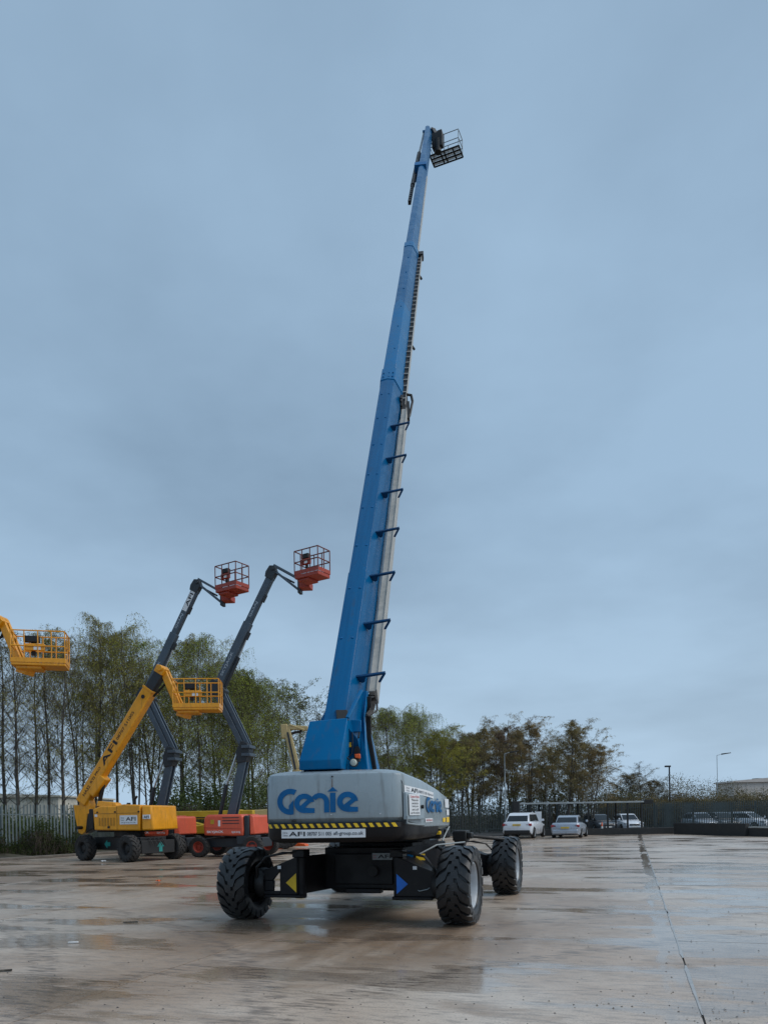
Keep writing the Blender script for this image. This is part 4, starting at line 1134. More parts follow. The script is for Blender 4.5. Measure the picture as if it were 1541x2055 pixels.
def leafmass(name, label, blobs, n, size, col, cat='bushes', stuff=True, stem=True):
    """shrubby mass: leaves and twigs spread through overlapping uneven mounds"""
    global rng
    rng = np.random.default_rng(abs(hash(name + label)) % 99991 if False else sum(map(ord, label)))
    tot = sum(b[3]*b[4]*b[5] for b in blobs)
    C = []; TW = []
    for (x, y, z, rx, ry, rz) in blobs:
        k = max(20, int(n*rx*ry*rz/tot))
        d = rng.normal(size=(k, 3)); d /= np.linalg.norm(d, axis=1)[:, None]
        r = rng.uniform(.45, 1.05, k)[:, None]**.6
        lump = 1 + .25*np.sin(d[:, 0:1]*5 + x) * np.cos(d[:, 1:2]*4 + z*3)
        P = np.array([x, y, z]) + d*r*lump*np.array([rx, ry, rz])
        C.append(P[P[:, 2] > .02])
        kt = k//6
        a = rng.uniform(0, 6.283, kt); e = rng.uniform(.5, 1.5, kt)
        t = np.linspace(0, 1, 4)
        dirv = np.stack([np.cos(a)*np.cos(e)*rx*1.1, np.sin(a)*np.cos(e)*ry*1.1, np.sin(e)*rz*1.15], 1)
        st = np.array([x, y, max(0, z-rz*.8)]) + rng.normal(size=(kt, 3))*np.array([rx*.35, ry*.35, .02])
        TW.append(st[:, None, :] + dirv[:, None, :]*t[None, :, None] + rng.normal(size=(kt, 4, 3))*.06*np.array([1,1,.3]))
    C = np.concatenate(C); TW = np.concatenate(TW)
    Vt, Ft = strands(TW, .012, .004); Vl, Fl = leaves(C, size, .4, .55)
    c0 = np.concatenate([Vt, Vl]); ctr = np.array([c0[:, 0].mean(), c0[:, 1].mean(), 0])
    me = mesh_np(name, c0 - ctr, np.concatenate([Ft, Fl+len(Vt)]), [M_twig, M_leaf], np.concatenate([np.zeros(len(Ft)), np.ones(len(Fl))]))
    o = bpy.data.objects.new(name, me); COL.objects.link(o); o.location = ctr; o.color = (*col, 1)
    tag(o, label, cat, kind='stuff' if stuff else None); return o
random.seed(5)
bl = []
for k in range(26):                       # under the left trees, behind the fence
    px = -30 + k*24; Y = 44 + random.uniform(-1, 6) if px > 150 else 41 + random.uniform(0, 3)
    b = gx(px, Y); h = random.uniform(.95, 1.45) if px < 330 else random.uniform(1.2, 2.3)
    bl.append((b.x, b.y, h*.8, random.uniform(.8,1.4), random.uniform(.8,1.2), h))
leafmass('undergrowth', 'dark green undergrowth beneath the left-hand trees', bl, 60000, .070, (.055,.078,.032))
bl = []
for k in range(30):
    px = 540 + k*25; b = gx(px, 70 + random.uniform(-1.5, 5)); h = random.uniform(1.3, 2.6)
    bl.append((b.x, b.y, h*.8, random.uniform(1.1,1.8), 1.2, h))
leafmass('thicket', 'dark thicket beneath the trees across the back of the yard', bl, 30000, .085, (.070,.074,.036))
bl = []
for k in range(46):
    t = .64 + .36*k/45; q = FENCE[0].lerp(FENCE[1], t) + Vector((random.uniform(-.1,.1), -random.uniform(.1,.9), 0))
    h = random.choice((.25,.35,.45,.6,.8,1.15)) * (1.25 if k > 30 else 1)
    bl.append((q.x, q.y, h*.5, random.uniform(.3,.5), .3, h*.75))
leafmass('weeds', 'rank green weeds and brambles along the foot of the left fence', bl, 16000, .045, (.034,.048,.018), 'weeds')
# ------------------------------------------------------------------ other lifts
def cage(root, M, W, D, H, mat, railmat, name='basket', floor_t=.16, nx=4, box_mat=None, kick=.16):
    """work platform: floor tray, toe boards, each post, rails, control console"""
    B = part(name, mat, root, lambda m: (m.box((0,0,-floor_t),(W,D,0)), m.box((W*.08,D*.1,-floor_t-.10),(W*.55,D*.9,-floor_t))), .02, M)
    part('toe_board', mat, B, lambda m: (m.box((0,-.02,0),(W,0,kick)), m.box((0,D,0),(W,D+.02,kick)), m.box((W,0,0),(W+.02,D,kick)), m.box((-.02,0,0),(0,D,kick))), .004, M)
    for z in (H*.52, H):
        part('guard_rail', railmat, B, lambda m: (m.tube((0,0,z),(W,0,z),.024,n=6), m.tube((W,0,z),(W,D,z),.024,n=6), m.tube((W,D,z),(0,D,z),.024,n=6), m.tube((0,D,z),(0,0,z),.024,n=6)), 0, M)
    for i in range(nx+1):
        for y in (0, D):
            part('rail_post', railmat, B, lambda m: m.tube((W*i/nx,y,0),(W*i/nx,y,H),.022,n=6), 0, M)
    for x in (0, W):
        part('rail_post', railmat, B, lambda m: m.tube((x,D*.5,0),(x,D*.5,H),.022,n=6), 0, M)
    part('console', box_mat or M_blackm, B, lambda m: (m.box((W*.22,.10,H*.66),(W*.52,.30,H*.86)), m.box((W*.36,.16,H*.25),(W*.44,.26,H*.66))), .02, M)
    part('manual_box', mat, B, lambda m: m.box((W*.25,.02,H*.38),(W*.62,.16,H*.60)), .015, M)
    part('decal', M_white, B, lambda m: m.box((W*.42,.008,H*.40),(W*.55,.018,H*.54)), 0, M)
    return B

M_yel_d = surf('dark_yellow_vent', (.45, .20, .012), .5, dirt=.3)
def big_yellow(px, Y, yaw, reach, label, ang=55., bang=0., LB=5.55):
    """large rough-terrain telescopic lift seen from its side; local x to the right, y away"""
    base = gx(px, Y)
    root = empty('yellow_boom_lift', base, label, 'boom lift', 'yellow boom lifts')
    X = Vector((math.cos(yaw), -math.sin(yaw), 0)); Yv = Vector((math.sin(yaw), math.cos(yaw), 0))
    M = frame(base, X, Yv)
    P = lambda x, y, z: M @ Vector((x, y, z))
    # chassis
    ca = yaw + rad(22)
    CX = Vector((math.cos(ca), -math.sin(ca), 0)); CY = Vector((math.sin(ca), math.cos(ca), 0))
    MCh = frame(base + Vector((-.1, 0, 0)), CX, CY)
    ch = part('chassis', M_blackm, root, lambda m: (m.box((-1.55,-.62,.42),(1.55,.62,.95)), m.box((-1.75,-.95,.50),(-1.25,.95,.72)), m.box((1.25,-.95,.50),(1.75,.95,.72)), m.box((1.5,-.8,.30),(1.85,.8,.82)), m.lathe([(.6,.95),(.6,1.2)], Matrix.Rotation(rad(-90),4,'Y'), n=24)), .02, MCh)
    wm = wheel_meshes('haul', .53, .38, .27, 16, .04, M_rubber2, M_blackm, M_blackm, .2, .13)
    for sx in (-1.45, 1.45):
        for sy in (-1.08, 1.08):
            wheel(root, MCh @ Vector((sx, sy, .525)), CY*(1 if sy > 0 else -1), wm, random.random())
    arrow = [(-.22,0),(0,.20),(0,.09),(.22,.09),(.22,-.09),(0,-.09),(0,-.20)]
    part('direction_arrow', M_teal, ch, lambda m: m.prism([(x*.9-.62, y*.9+.66) for x, y in arrow], 0, .006, frame(MCh @ Vector((0,-.624,0)), CX, Zu)), smooth=0)
    part('direction_arrow', M_teal, ch, lambda m: m.prism([(y*.9+.1, -x*.9+.56) for x, y in arrow], 0, .006, frame(MCh @ Vector((1.856,0,0)), CY, Zu)), smooth=0)
    part('hose', M_blackm, ch, lambda m: [m.path([(1.6,-.5+.2*q,.8),(1.9,-.45+.2*q,.9),(1.95,-.3+.2*q,.6)], .02, 5) for q in range(4)], 0, MCh)
    # turntable hoods
    def hood(m):
        prof = [(-1.02,1.25),(1.02,1.20),(1.06,2.22),(.3,2.26),(-.1,2.20),(-.7,2.22),(-1.08,2.10)]
        m.prism([(x,z) for x,z in prof], 0, .75, frame(P(0,-1.08,0), X, Zu) @ Matrix.Rotation(math.pi,4,'Y') @ Matrix.Scale(-1,4,(1,0,0)))
    hd = part('hood', M_yel, root, hood, .05)
    def hood2(m): m.prism([(-1.02,1.25),(1.02,1.20),(1.06,2.22),(-.7,2.22),(-1.08,2.10)], 0, .7, frame(P(0,1.08,0), X, Zu))
    part('hood', M_yel, root, hood2, .05)
    tl = part('tail_cover', M_yel, root, lambda m: m.hexa([P(1.09,-1.08,1.20), P(1.56,-.98,1.22), P(1.56,.98,1.22), P(1.09,1.08,1.20), P(1.12,-1.08,2.20), P(1.48,-.98,2.20), P(1.48,.98,2.20), P(1.12,1.08,2.20)]), .06)
    part('deck', M_blackm, root, lambda m: m.box((-1.4,-.33,1.15),(1.2,.36,1.75)), .02, M)
    part('top_cover', M_yel, root, lambda m: m.hexa([P(-1.0,-.95,2.2),P(-.05,-.95,2.2),P(-.05,-.5,2.2),P(-1.0,-.5,2.2),P(-.97,-.9,2.42),P(-.15,-.9,2.34),P(-.15,-.55,2.34),P(-.97,-.55,2.42)]), .03)
    part('front_cover', M_blackm, root, lambda m: m.box((-1.30,-1.02,1.28),(-1.09,.9,2.10)), .03, M)
    part('panel_line', M_blackm, hd, lambda m: m.box((-1.03,-1.090,1.90),(1.04,-1.083,1.908)), 0, M)
    lb = part('decal_board', M_white, hd, lambda m: m.box((.15,-1.096,1.46),(.93,-1.084,1.82)), .004, M)
    fx = lambda x, z: frame(P(x,-1.099,z), X, Zu)
    text('lettering', 'AFI', M_ink, lb, fx(.42,1.60), .44, .15, .015)
    text('lettering', 'Hire\nSales', M_inkgrey, lb, fx(.20,1.60), .15, .15, 0)
    text('lettering', 'afi-group.co.uk', M_inkgrey, lb, fx(.20,1.50), .66, .055, .01)
    l2 = part('decal_board', M_white, tl, lambda m: m.box((1.16,-1.085,1.66),(1.48,-1.05,1.83)), .004, M @ Matrix.Rotation(0,4,'Z'))
    text('lettering', 'AFI', M_ink, l2, frame(P(1.21,-1.091,1.69), X, Zu), .22, .10, .015)
    for q in range(6):
        part('louvre', M_yel_d, hd, lambda m: m.box((-.80+q*.13,-1.092,1.42),(-.72+q*.13,-1.084,1.74)), .004, M)
    for x_ in (-.9, -.1, .95): part('latch', M_blackm, hd, lambda m: m.box((x_,-1.10,1.93),(x_+.08,-1.084,1.99)), .004, M)
    part('panel_gap', M_blackm, hd, lambda m: m.box((.02,-1.089,1.24),(.028,-1.083,2.20)), 0, M)
    part('warning_decal', M_white, hd, lambda m: m.box((-.98,-1.092,1.78),(-.86,-1.084,1.88)), 0, M)
    part('fuel_cap', M_blackm, hd, lambda m: m.lathe([(.05,0),(.05,.03)], frame(P(-.35,-1.085,1.36), -Yv, X), n=12))
    part('lifting_eye', M_blackm, hd, lambda m: m.box((.35,-.9,2.24),(.50,-.85,2.32)), .01, M)
    part('exhaust', M_blackm, root, lambda m: m.path([P(-.15,.5,2.2), P(-.15,.5,2.5), P(-.05,.5,2.62)], .05, 8))
    # boom on its rear pivot, cranked plates
    a = rad(ang); dv = X*math.cos(a) + Zu*math.sin(a); nv = X*-math.sin(a) + Zu*math.cos(a)
    L1 = LB + .75
    piv = part('pivot_plate', M_yel, root, lambda m: m.prism([(-2.60,2.30),(-2.32,2.28),(-2.30,2.62),(-1.92,2.72),(-1.80,2.30),(-1.92,1.75),(-2.06,1.16),(-2.22,1.06),(-2.38,1.14),(-2.52,1.75)], -.30, .10, frame(P(0,-.1,0), X, Zu)), .02)
    part('pin', M_blackm, piv, lambda m: m.lathe([(.07,-.05),(.07,.8)], frame(P(-2.22,-.45,1.35), Yv, X), n=14))
    BL = P(-2.22, -.1, 2.38)
    bm_ = part('boom', M_yel, root, lambda m: (m.beam(BL, BL + dv*(L1-.75), .42, .50, nv, .42, .50), m.beam(BL + dv*.55 - nv*.22, BL + dv*1.5 - nv*.30, .46, .34, nv)), .05)
    part('boom_collar', M_yel, bm_, lambda m: m.beam(BL + dv*(L1-.78), BL + dv*(L1-.70), .45, .54, nv), .01)
    part('pin', M_blackm, bm_, lambda m: m.tube(BL + dv*(L1-1.1) - Yv*.23, BL + dv*(L1-1.1) - Yv*.20, .08, n=14))
    fly = part('fly_section', M_slate2, root, lambda m: m.beam(BL + dv*(L1-1.2), BL + dv*(L1-.75+reach), .34, .40, nv), .03)
    part('counter_plate', M_blackm, root, lambda m: m.prism([(-1.98,1.95),(-1.45,1.9),(-1.32,1.50),(-2.02,1.12)], -.2, .2, frame(P(0,0,0), X, Zu)), .02)
    part('lift_cylinder', M_blackm, root, lambda m: m.tube(P(-1.62,0,1.9), BL + dv*1.25 - nv*.35, .085, n=12))
    tip = BL + dv*(L1-.75+reach)
    # lettering along the boom flank
    tf = lambda d, o: frame(BL + dv*d + nv*o - Yv*.216, dv, nv)
    text('lettering', 'HA32', M_ink, bm_, tf(.35,-.05), .50, .13, .02)
    text('lettering', 'RTJ PRO', M_ink, bm_, tf(.98,-.05), .78, .13, .02)
    text('lettering', 'AFI', M_ink, bm_, tf(1.88,-.10), 1.15, .24, .02)
    text('lettering', '08707 511005', M_ink, bm_, tf(3.12,-.04), 1.35, .12, .012)
    # fly jib down to the basket
    j0 = tip + dv*.12 + nv*.02; j1 = j0 + X*.76 - Zu*1.72
    part('jib_head', M_yel, root, lambda m: (m.beam(tip - dv*.1, j0 + dv*.08, .40, .42, nv), m.tube(j0 - Yv*.28, j0 + Yv*.28, .13, n=14)), .02)
    jd = (j1-j0).normalized(); jn = jd.cross(Yv).normalized()
    part('jib', M_yel, root, lambda m: (m.beam(j0, j1, .12, .27, jn), m.beam(j0 + Yv*.24, j1 + Yv*.24, .12, .27, jn)), .02)
    part('jib_cylinder', M_blackm, root, lambda m: m.tube(j0 + jd*.35 - jn*.02 + Yv*.12, j1 - jd*.35 + Yv*.12, .07, n=10))
    MBk = frame(j1 + X*.10 - Yv*.75 + Zu*.02, X*math.cos(bang) - Yv*math.sin(bang), Yv*math.cos(bang) + X*math.sin(bang))
    part('basket_mount', M_yel, root, lambda m: m.beam(j1 - Zu*.1, j1 + X*.35 - Zu*.22, .6, .28), .03)
    bk_ = cage(root, MBk, 1.78, 1.0, 1.12, M_yel, M_yel, 'basket', .10, 4)
    part('hose', M_blackm, root, lambda m: [m.path([BL + dv*(L1-.9) - nv*.24 + Yv*.05*q, tip - dv*.3 - nv*.42 + Yv*.05*q, tip - nv*.30 + Yv*.05*q, j0 - nv*.12 + Yv*.05*q, j0 + jd*.4 + Yv*.05*q], .025, 5) for q in range(3)])
    return root, tip
big_yellow(266, 31.5, rad(14), .88, 'large yellow boom lift on black tyres parked in front of the fence', 54.5, rad(-18))
r2, tip2 = big_yellow(-229, 28.5, rad(8), .75, 'yellow boom lift reaching in over the left photo edge, only jib and basket in view', 42.7, rad(-22), 8.8)

def orange_lift(px, Y, yaw, label, tagged=False):
    base = gx(px, Y); k = 1.0
    root = empty('orange_boom_lift', base, label, 'boom lift', 'orange articulated lifts')
    X = Vector((math.cos(yaw), -math.sin(yaw), 0)); Yv = Vector((math.sin(yaw), math.cos(yaw), 0))
    M = frame(base, X, Yv); P = lambda x, y, z: M @ Vector((x, y, z))
    ch = part('chassis', M_slate2, root, lambda m: (m.box((-1.25,-.55,.40),(1.45,.55,.80)), m.box((.45,-1.02,.52),(1.35,-.5,.90)), m.lathe([(.5,.8),(.5,.95)], Matrix.Rotation(rad(-90),4,'Y'), n=20)), .03, M)
    part('decal', M_white, ch, lambda m: m.box((.98,-1.03,.62),(1.12,-1.021,.74)), 0, M)
    wm = wheel_meshes('sky', .44, .32, .23, 16, .03, M_rubber2, M_orad, M_orad, .2, .10)
    for sx in (-1.25, 1.15):
        for sy in (-.95, .95):
            wheel(root, P(sx, sy, .438), Yv*(1 if sy > 0 else -1), wm, random.random())
    def hood(m, y0, y1):
        r = []
        for y, i in ((y0,.06),(y0+.06*(1 if y1 > y0 else -1),0),(y1,0)):
            r.append([P(x, y, z) for x, z in ((-1.00+i,.92+i),(.76-i*.3,.88+i),(.78-i*.3,1.15),(.76-i*.3,1.72-i),(.66,1.80-i),(-.82,1.80-i),(-.97+i,1.70-i),(-1.03+i,1.35))])
        m.loft(r)
    hd = part('hood', M_ora, root, lambda m: hood(m, -1.05, -.30), .04)
    part('hood', M_ora, root, lambda m: hood(m, 1.05, .30), .04)
    part('counterweight', M_slate2, root, lambda m: m.box((.78,-1.0,.85),(1.02,1.0,1.74)), .06, M)
    part('tail_cover', M_ora, root, lambda m: m.hexa([P(1.03,-.98,.92),P(1.24,-.9,.95),P(1.24,.9,.95),P(1.03,.98,.92),P(1.03,-.98,1.78),P(1.20,-.9,1.72),P(1.20,.9,1.72),P(1.03,.98,1.78)]), .05)
    part('deck', M_slate2, root, lambda m: m.box((-1.0,-.29,.9),(.9,.29,1.5)), .02, M)
    for z in (1.40, 1.52, 1.64):
        part('louvre', M_slate2, hd, lambda m: m.box((-.15,-1.058,z),(.60,-1.046,z+.035)), 0, M)
    part('latch', M_white, hd, lambda m: m.box((-.34,-1.062,1.30),(-.24,-1.05,1.55)), .004, M)
    part('decal', M_yel2, hd, lambda m: m.box((-.68,-1.062,1.40),(-.52,-1.05,1.58)), .004, M)
    part('crease', M_orad, hd, lambda m: m.beam(P(-1.0,-1.052,1.25), P(.72,-1.052,1.18), .012, .02), 0)
    text('lettering', 'SKYJACK', M_white, hd, frame(P(-.85,-1.058,1.00), X, Zu), .75, .12, .03)
    text('lettering', 'SJ63AJ', M_white, hd, frame(P(.26,-1.058,1.00), X, Zu), .38, .09, .02)
    # lower riser leaning forward, upright chain link back, then the main boom
    k0, k1 = P(-.15, 0, 1.7), P(.48, 0, 4.25)
    part('lower_riser', M_slate, root, lambda m: (m.beam(k0 - Yv*.16, k1 - Yv*.16, .10, .34, X), m.beam(k0 + Yv*.16, k1 + Yv*.16, .10, .34, X), m.beam(k0.lerp(k1,.1), k0.lerp(k1,.9), .26, .16, X)), .015)
    part('riser_cylinder', M_slate2, root, lambda m: m.tube(P(-.72,0,1.75), P(-.40,0,3.1), .085, n=12))
    part('riser_rod', M_chrome, root, lambda m: m.tube(P(-.40,0,3.1), P(.12,0,4.45), .050, n=10))
    part('knuckle', M_slate2, root, lambda m: m.prism([(.22,4.0),(.62,4.05),(.78,4.5),(.70,4.85),(.40,4.95),(.16,4.5)], -.26, .26, frame(P(0,0,0), X, Zu)), .02, None)
    part('knuckle_pin', M_slate2, root, lambda m: m.lathe([(.10,-.3),(.10,.3)], frame(P(.62,0,4.35), Yv, X), n=14))
    for z_ in (4.28, 4.62): part('knuckle_rung', M_slate, root, lambda m: m.box((.45,-.34,z_),(.85,.34,z_+.13)), .015, M)
    u0, u1 = P(.42, 0, 4.75), P(-.80, 0, 7.18)
    v0, v1 = P(.66, 0, 4.80), P(-.44, 0, 7.08)
    part('upper_riser', M_slate, root, lambda m: (m.beam(u0 - Yv*.17, u1 - Yv*.17, .09, .22, X), m.beam(u0 + Yv*.17, u1 + Yv*.17, .09, .22, X)), .012)
    part('riser_link', M_slate, root, lambda m: (m.beam(v0 - Yv*.14, v1 - Yv*.14, .08, .18, X), m.beam(v0 + Yv*.14, v1 + Yv*.14, .08, .18, X)), .012)
    part('riser_head', M_slate2, root, lambda m: m.prism([(-1.06,7.03),(-.38,6.88),(-.28,7.15),(-.53,7.53),(-.88,7.68),(-1.13,7.33)], -.24, .24, frame(P(0,0,0), X, Zu)), .02)
    b0, b1 = P(-.80, 0, 7.18), P(1.98, 0, 12.30)
    bd = (b1-b0).normalized(); bn2 = (X*-bd.dot(Zu) + Zu*bd.dot(X)).normalized(); L = (b1-b0).length
    bo = part('boom', M_slate, root, lambda m: m.beam(b0, b0 + bd*L*.56, .30, .36, bn2), .03)
    fl = part('fly_section', M_slate, root, lambda m: (m.beam(b0 + bd*L*.5, b0 + bd*L*.95, .24, .28, bn2), m.beam(b0 + bd*L*.78 - bn2*.14, b0 + bd*L*.93 - bn2*.14, .20, .10, bn2)), .02)
    part('boom_cylinder', M_slate2, root, lambda m: m.tube(P(-.50,0,7.08), b0 + bd*L*.30 - bn2*.28, .08, n=10))
    part('cylinder_rod', M_chrome, root, lambda m: m.tube(b0 + bd*L*.30 - bn2*.28, b0 + bd*L*.46 - bn2*.22, .035, n=8))
    part('boom_lug', M_slate2, root, lambda m: m.beam(b0 + bd*L*.44 - bn2*.2, b0 + bd*L*.50 - bn2*.2, .2, .16, bn2), .015)
    part('boom_lug', M_slate2, root, lambda m: m.beam(b0 + bd*L*.74 - bn2*.16, b0 + bd*L*.80 - bn2*.16, .2, .12, bn2), .015)
    part('boom_tip', M_slate2, root, lambda m: (m.prism([(-.10,-.17),(.30,-.2),(.48,0),(.40,.2),(.1,.24),(-.1,.18)], -.16, .16, frame(b0 + bd*L*.93, bd, bn2)), m.lathe([(.07,-.2),(.07,.2)], frame(b1 - bd*.08, Yv, X), n=12)), .01)
    tf = lambda d, o, yy: frame(b0 + bd*d + bn2*o - Yv*yy, bd, bn2)
    text('lettering', 'SKYJACK', M_inkgreyl, bo, tf(L*.12,-.07,.153), 1.15, .15, .02)
    text('lettering', 'SJ63AJ', M_inkgreyl, fl, tf(L*.60,-.06,.124), .72, .13, .02)
    if tagged:
        bb = part('decal_board', M_white, fl, lambda m: m.box((L*.75,-.11,.121),(L*.93,.11,.127)), 0, frame(b0, bd, bn2))
        text('lettering', 'AFI', M_ink, bb, tf(L*.79,-.08,.131), .62, .16, .02)
    # jib of parallel bars, then the red basket
    j0 = b1; j1 = b1 + X*1.12 - Zu*.80
    part('jib', M_slate, root, lambda m: [m.beam(j0 + Yv*y + Zu*dz, j1 + Yv*y + Zu*(dz*2.2), .05, .09) for y in (-.12,.12) for dz in (.10,-.12)], .008)
    part('jib_brace', M_slate2, root, lambda m: (m.tube(j0 - Zu*.25 + X*.1, j1 + Zu*.1 - X*.25, .04), m.beam(j1 + Zu*.32, j1 - Zu*.38, .34, .12, X)), .008)
    MBk = frame(j1 + X*.08 - Yv*.95 + Zu*.10, X*.93 + Yv*-.36, Yv*.93 + X*.36)
    cage(root, MBk, 1.22, .80, .98, M_orad, M_orad2, 'basket', .16, 3, M_blackm)
    part('basket_mount', M_orad, root, lambda m: (m.beam(j1 + X*.02 - Zu*.08, j1 + X*.5 - Zu*.10, .5, .26)), .03)
    return root
M_inkgreyl = surf('pale_grey_lettering', (.36, .42, .48), .5, dirt=.1)
M_orad2 = surf('dull_red_rail', (.17, .045, .035), .5, dirt=.3, dirtcol=(.05,.04,.04))
random.seed(12)
orange_lift(474, 33.2, rad(12), 'orange articulated lift with grey boom, nearer the blue boom')
orange_lift(328, 34.9, rad(12), 'orange articulated lift with grey boom, half hidden behind the big yellow lift', True)

# stowed lemon-yellow lift behind the orange ones
def stowed():
    Y = 37.5; b = gx(415, Y)
    root = empty('yellow_boom_lift', b, 'low lemon-yellow stowed boom lift behind the nearer orange lift', 'boom lift', 'stowed lifts')
    M = frame(b, (1,-.12,0), (.12,1,0))
    part('chassis', M_blackm, root, lambda m: m.box((-1.6,-.6,.4),(1.6,.6,.9)), .03, M)
    wm = wheel_meshes('haul', .53, .38, .27, 16, .04, M_rubber2, M_blackm, M_blackm, .2, .13)
    for sx in (-1.3, 1.3):
        for sy in (-1., 1.):
            wheel(root, M @ Vector((sx, sy, .525)), M.to_3x3() @ Vector((0, 1 if sy > 0 else -1, 0)), wm, random.random())
    part('hood', M_yel2, root, lambda m: m.prism([(-.9,.92),(1.3,.92),(1.4,1.35),(.6,1.45),(-.2,1.30),(-.9,1.5)], -1., 1., frame(M @ Vector((0,0,0)), M.to_3x3() @ Vector((1,0,0)), Zu)), .05)
    bm2 = part('boom', M_yel2, root, lambda m: (m.box((-2.6,-.2,1.62),(2.4,.2,2.02)), m.box((-2.6,-.23,1.58),(-2.3,.23,2.06))), .03, M)
    part('boom_shade_strip', M_blackm, bm2, lambda m: m.box((-2.2,-.205,1.66),(2.2,-.201,1.72)), 0, M)  # black strip put on the boom flank in place of shade
    part('pivot_post', M_yel2, root, lambda m: m.prism([(.9,1.3),(1.6,1.3),(1.8,2.05),(1.3,2.05)], -.3, .3, frame(M @ Vector((0,0,0)), M.to_3x3() @ Vector((1,0,0)), Zu)), .03)
stowed()
def cream():
    Y = 41.; b = gx(520, Y)
    root = empty('cream_boom_lift', b, 'cream boom lift half hidden behind the grey turntable, arm showing left of the blue cover', 'boom lift')
    part('chassis', M_blackm, root, lambda m: m.box((-1.6,-.7,.4),(1.8,.7,.9)), .03, Matrix.Translation(b))
    wm = wheel_meshes('haul', .53, .38, .27, 16, .04, M_rubber2, M_blackm, M_blackm, .2, .13)
    for sx in (-1.3, 1.5):
        for sy in (-1., 1.):
            wheel(root, b + Vector((sx, sy, .525)), (0, 1 if sy > 0 else -1, 0), wm, random.random())
    part('hood', M_cream, root, lambda m: m.box((-.6,-1.05,.92),(1.7,1.05,1.72)), .08, Matrix.Translation(b))
    part('boom', M_cream, root, lambda m: m.beam(at(446,1637,Y), at(540,1632,Y), .34, .40), .04)
    part('riser', M_cream, root, lambda m: (m.beam(at(604,1640,Y-.4), at(596,1545,Y-.2), .34, .44, (1,0,0)), m.beam(at(596,1545,Y-.2), at(575,1462,Y), .30, .36, (1,0,0))), .03)
    part('riser_groove', M_slate2, root, lambda m: m.beam(at(593,1545,Y-.42), at(577,1470,Y-.22), .02, .10, (1,0,0)), 0)
    part('head', M_cream, root, lambda m: (m.beam(at(566,1460,Y), at(618,1462,Y), .30, .22), m.beam(at(570,1454,Y), at(572,1482,Y), .34, .34, (1,0,0)), m.beam(at(580,1455,Y), at(612,1466,Y), .34, .10)), .03)
    part('head_cylinder', M_blackm, root, lambda m: m.tube(at(576,1474,Y), at(606,1468,Y), .07))
cream()
# long orange steel load beam on the ground behind the near left wheel
def beam_o():
    Y = 44.
    a, b = gx(545, Y), gx(617, Y-.6)
    m = MB(); m.prism([(0,0),((b-a).length,0),((b-a).length*.97,.12),((b-a).length*.5,.28),(0,.30)], -.25, .25, frame(a, b-a, (0,0,1)))
    o = m.build('barrier_plank', M_amber, None, .02); tag(o, 'low orange wedge-shaped barrier on the ground behind the near left tyre', 'barrier')
beam_o()
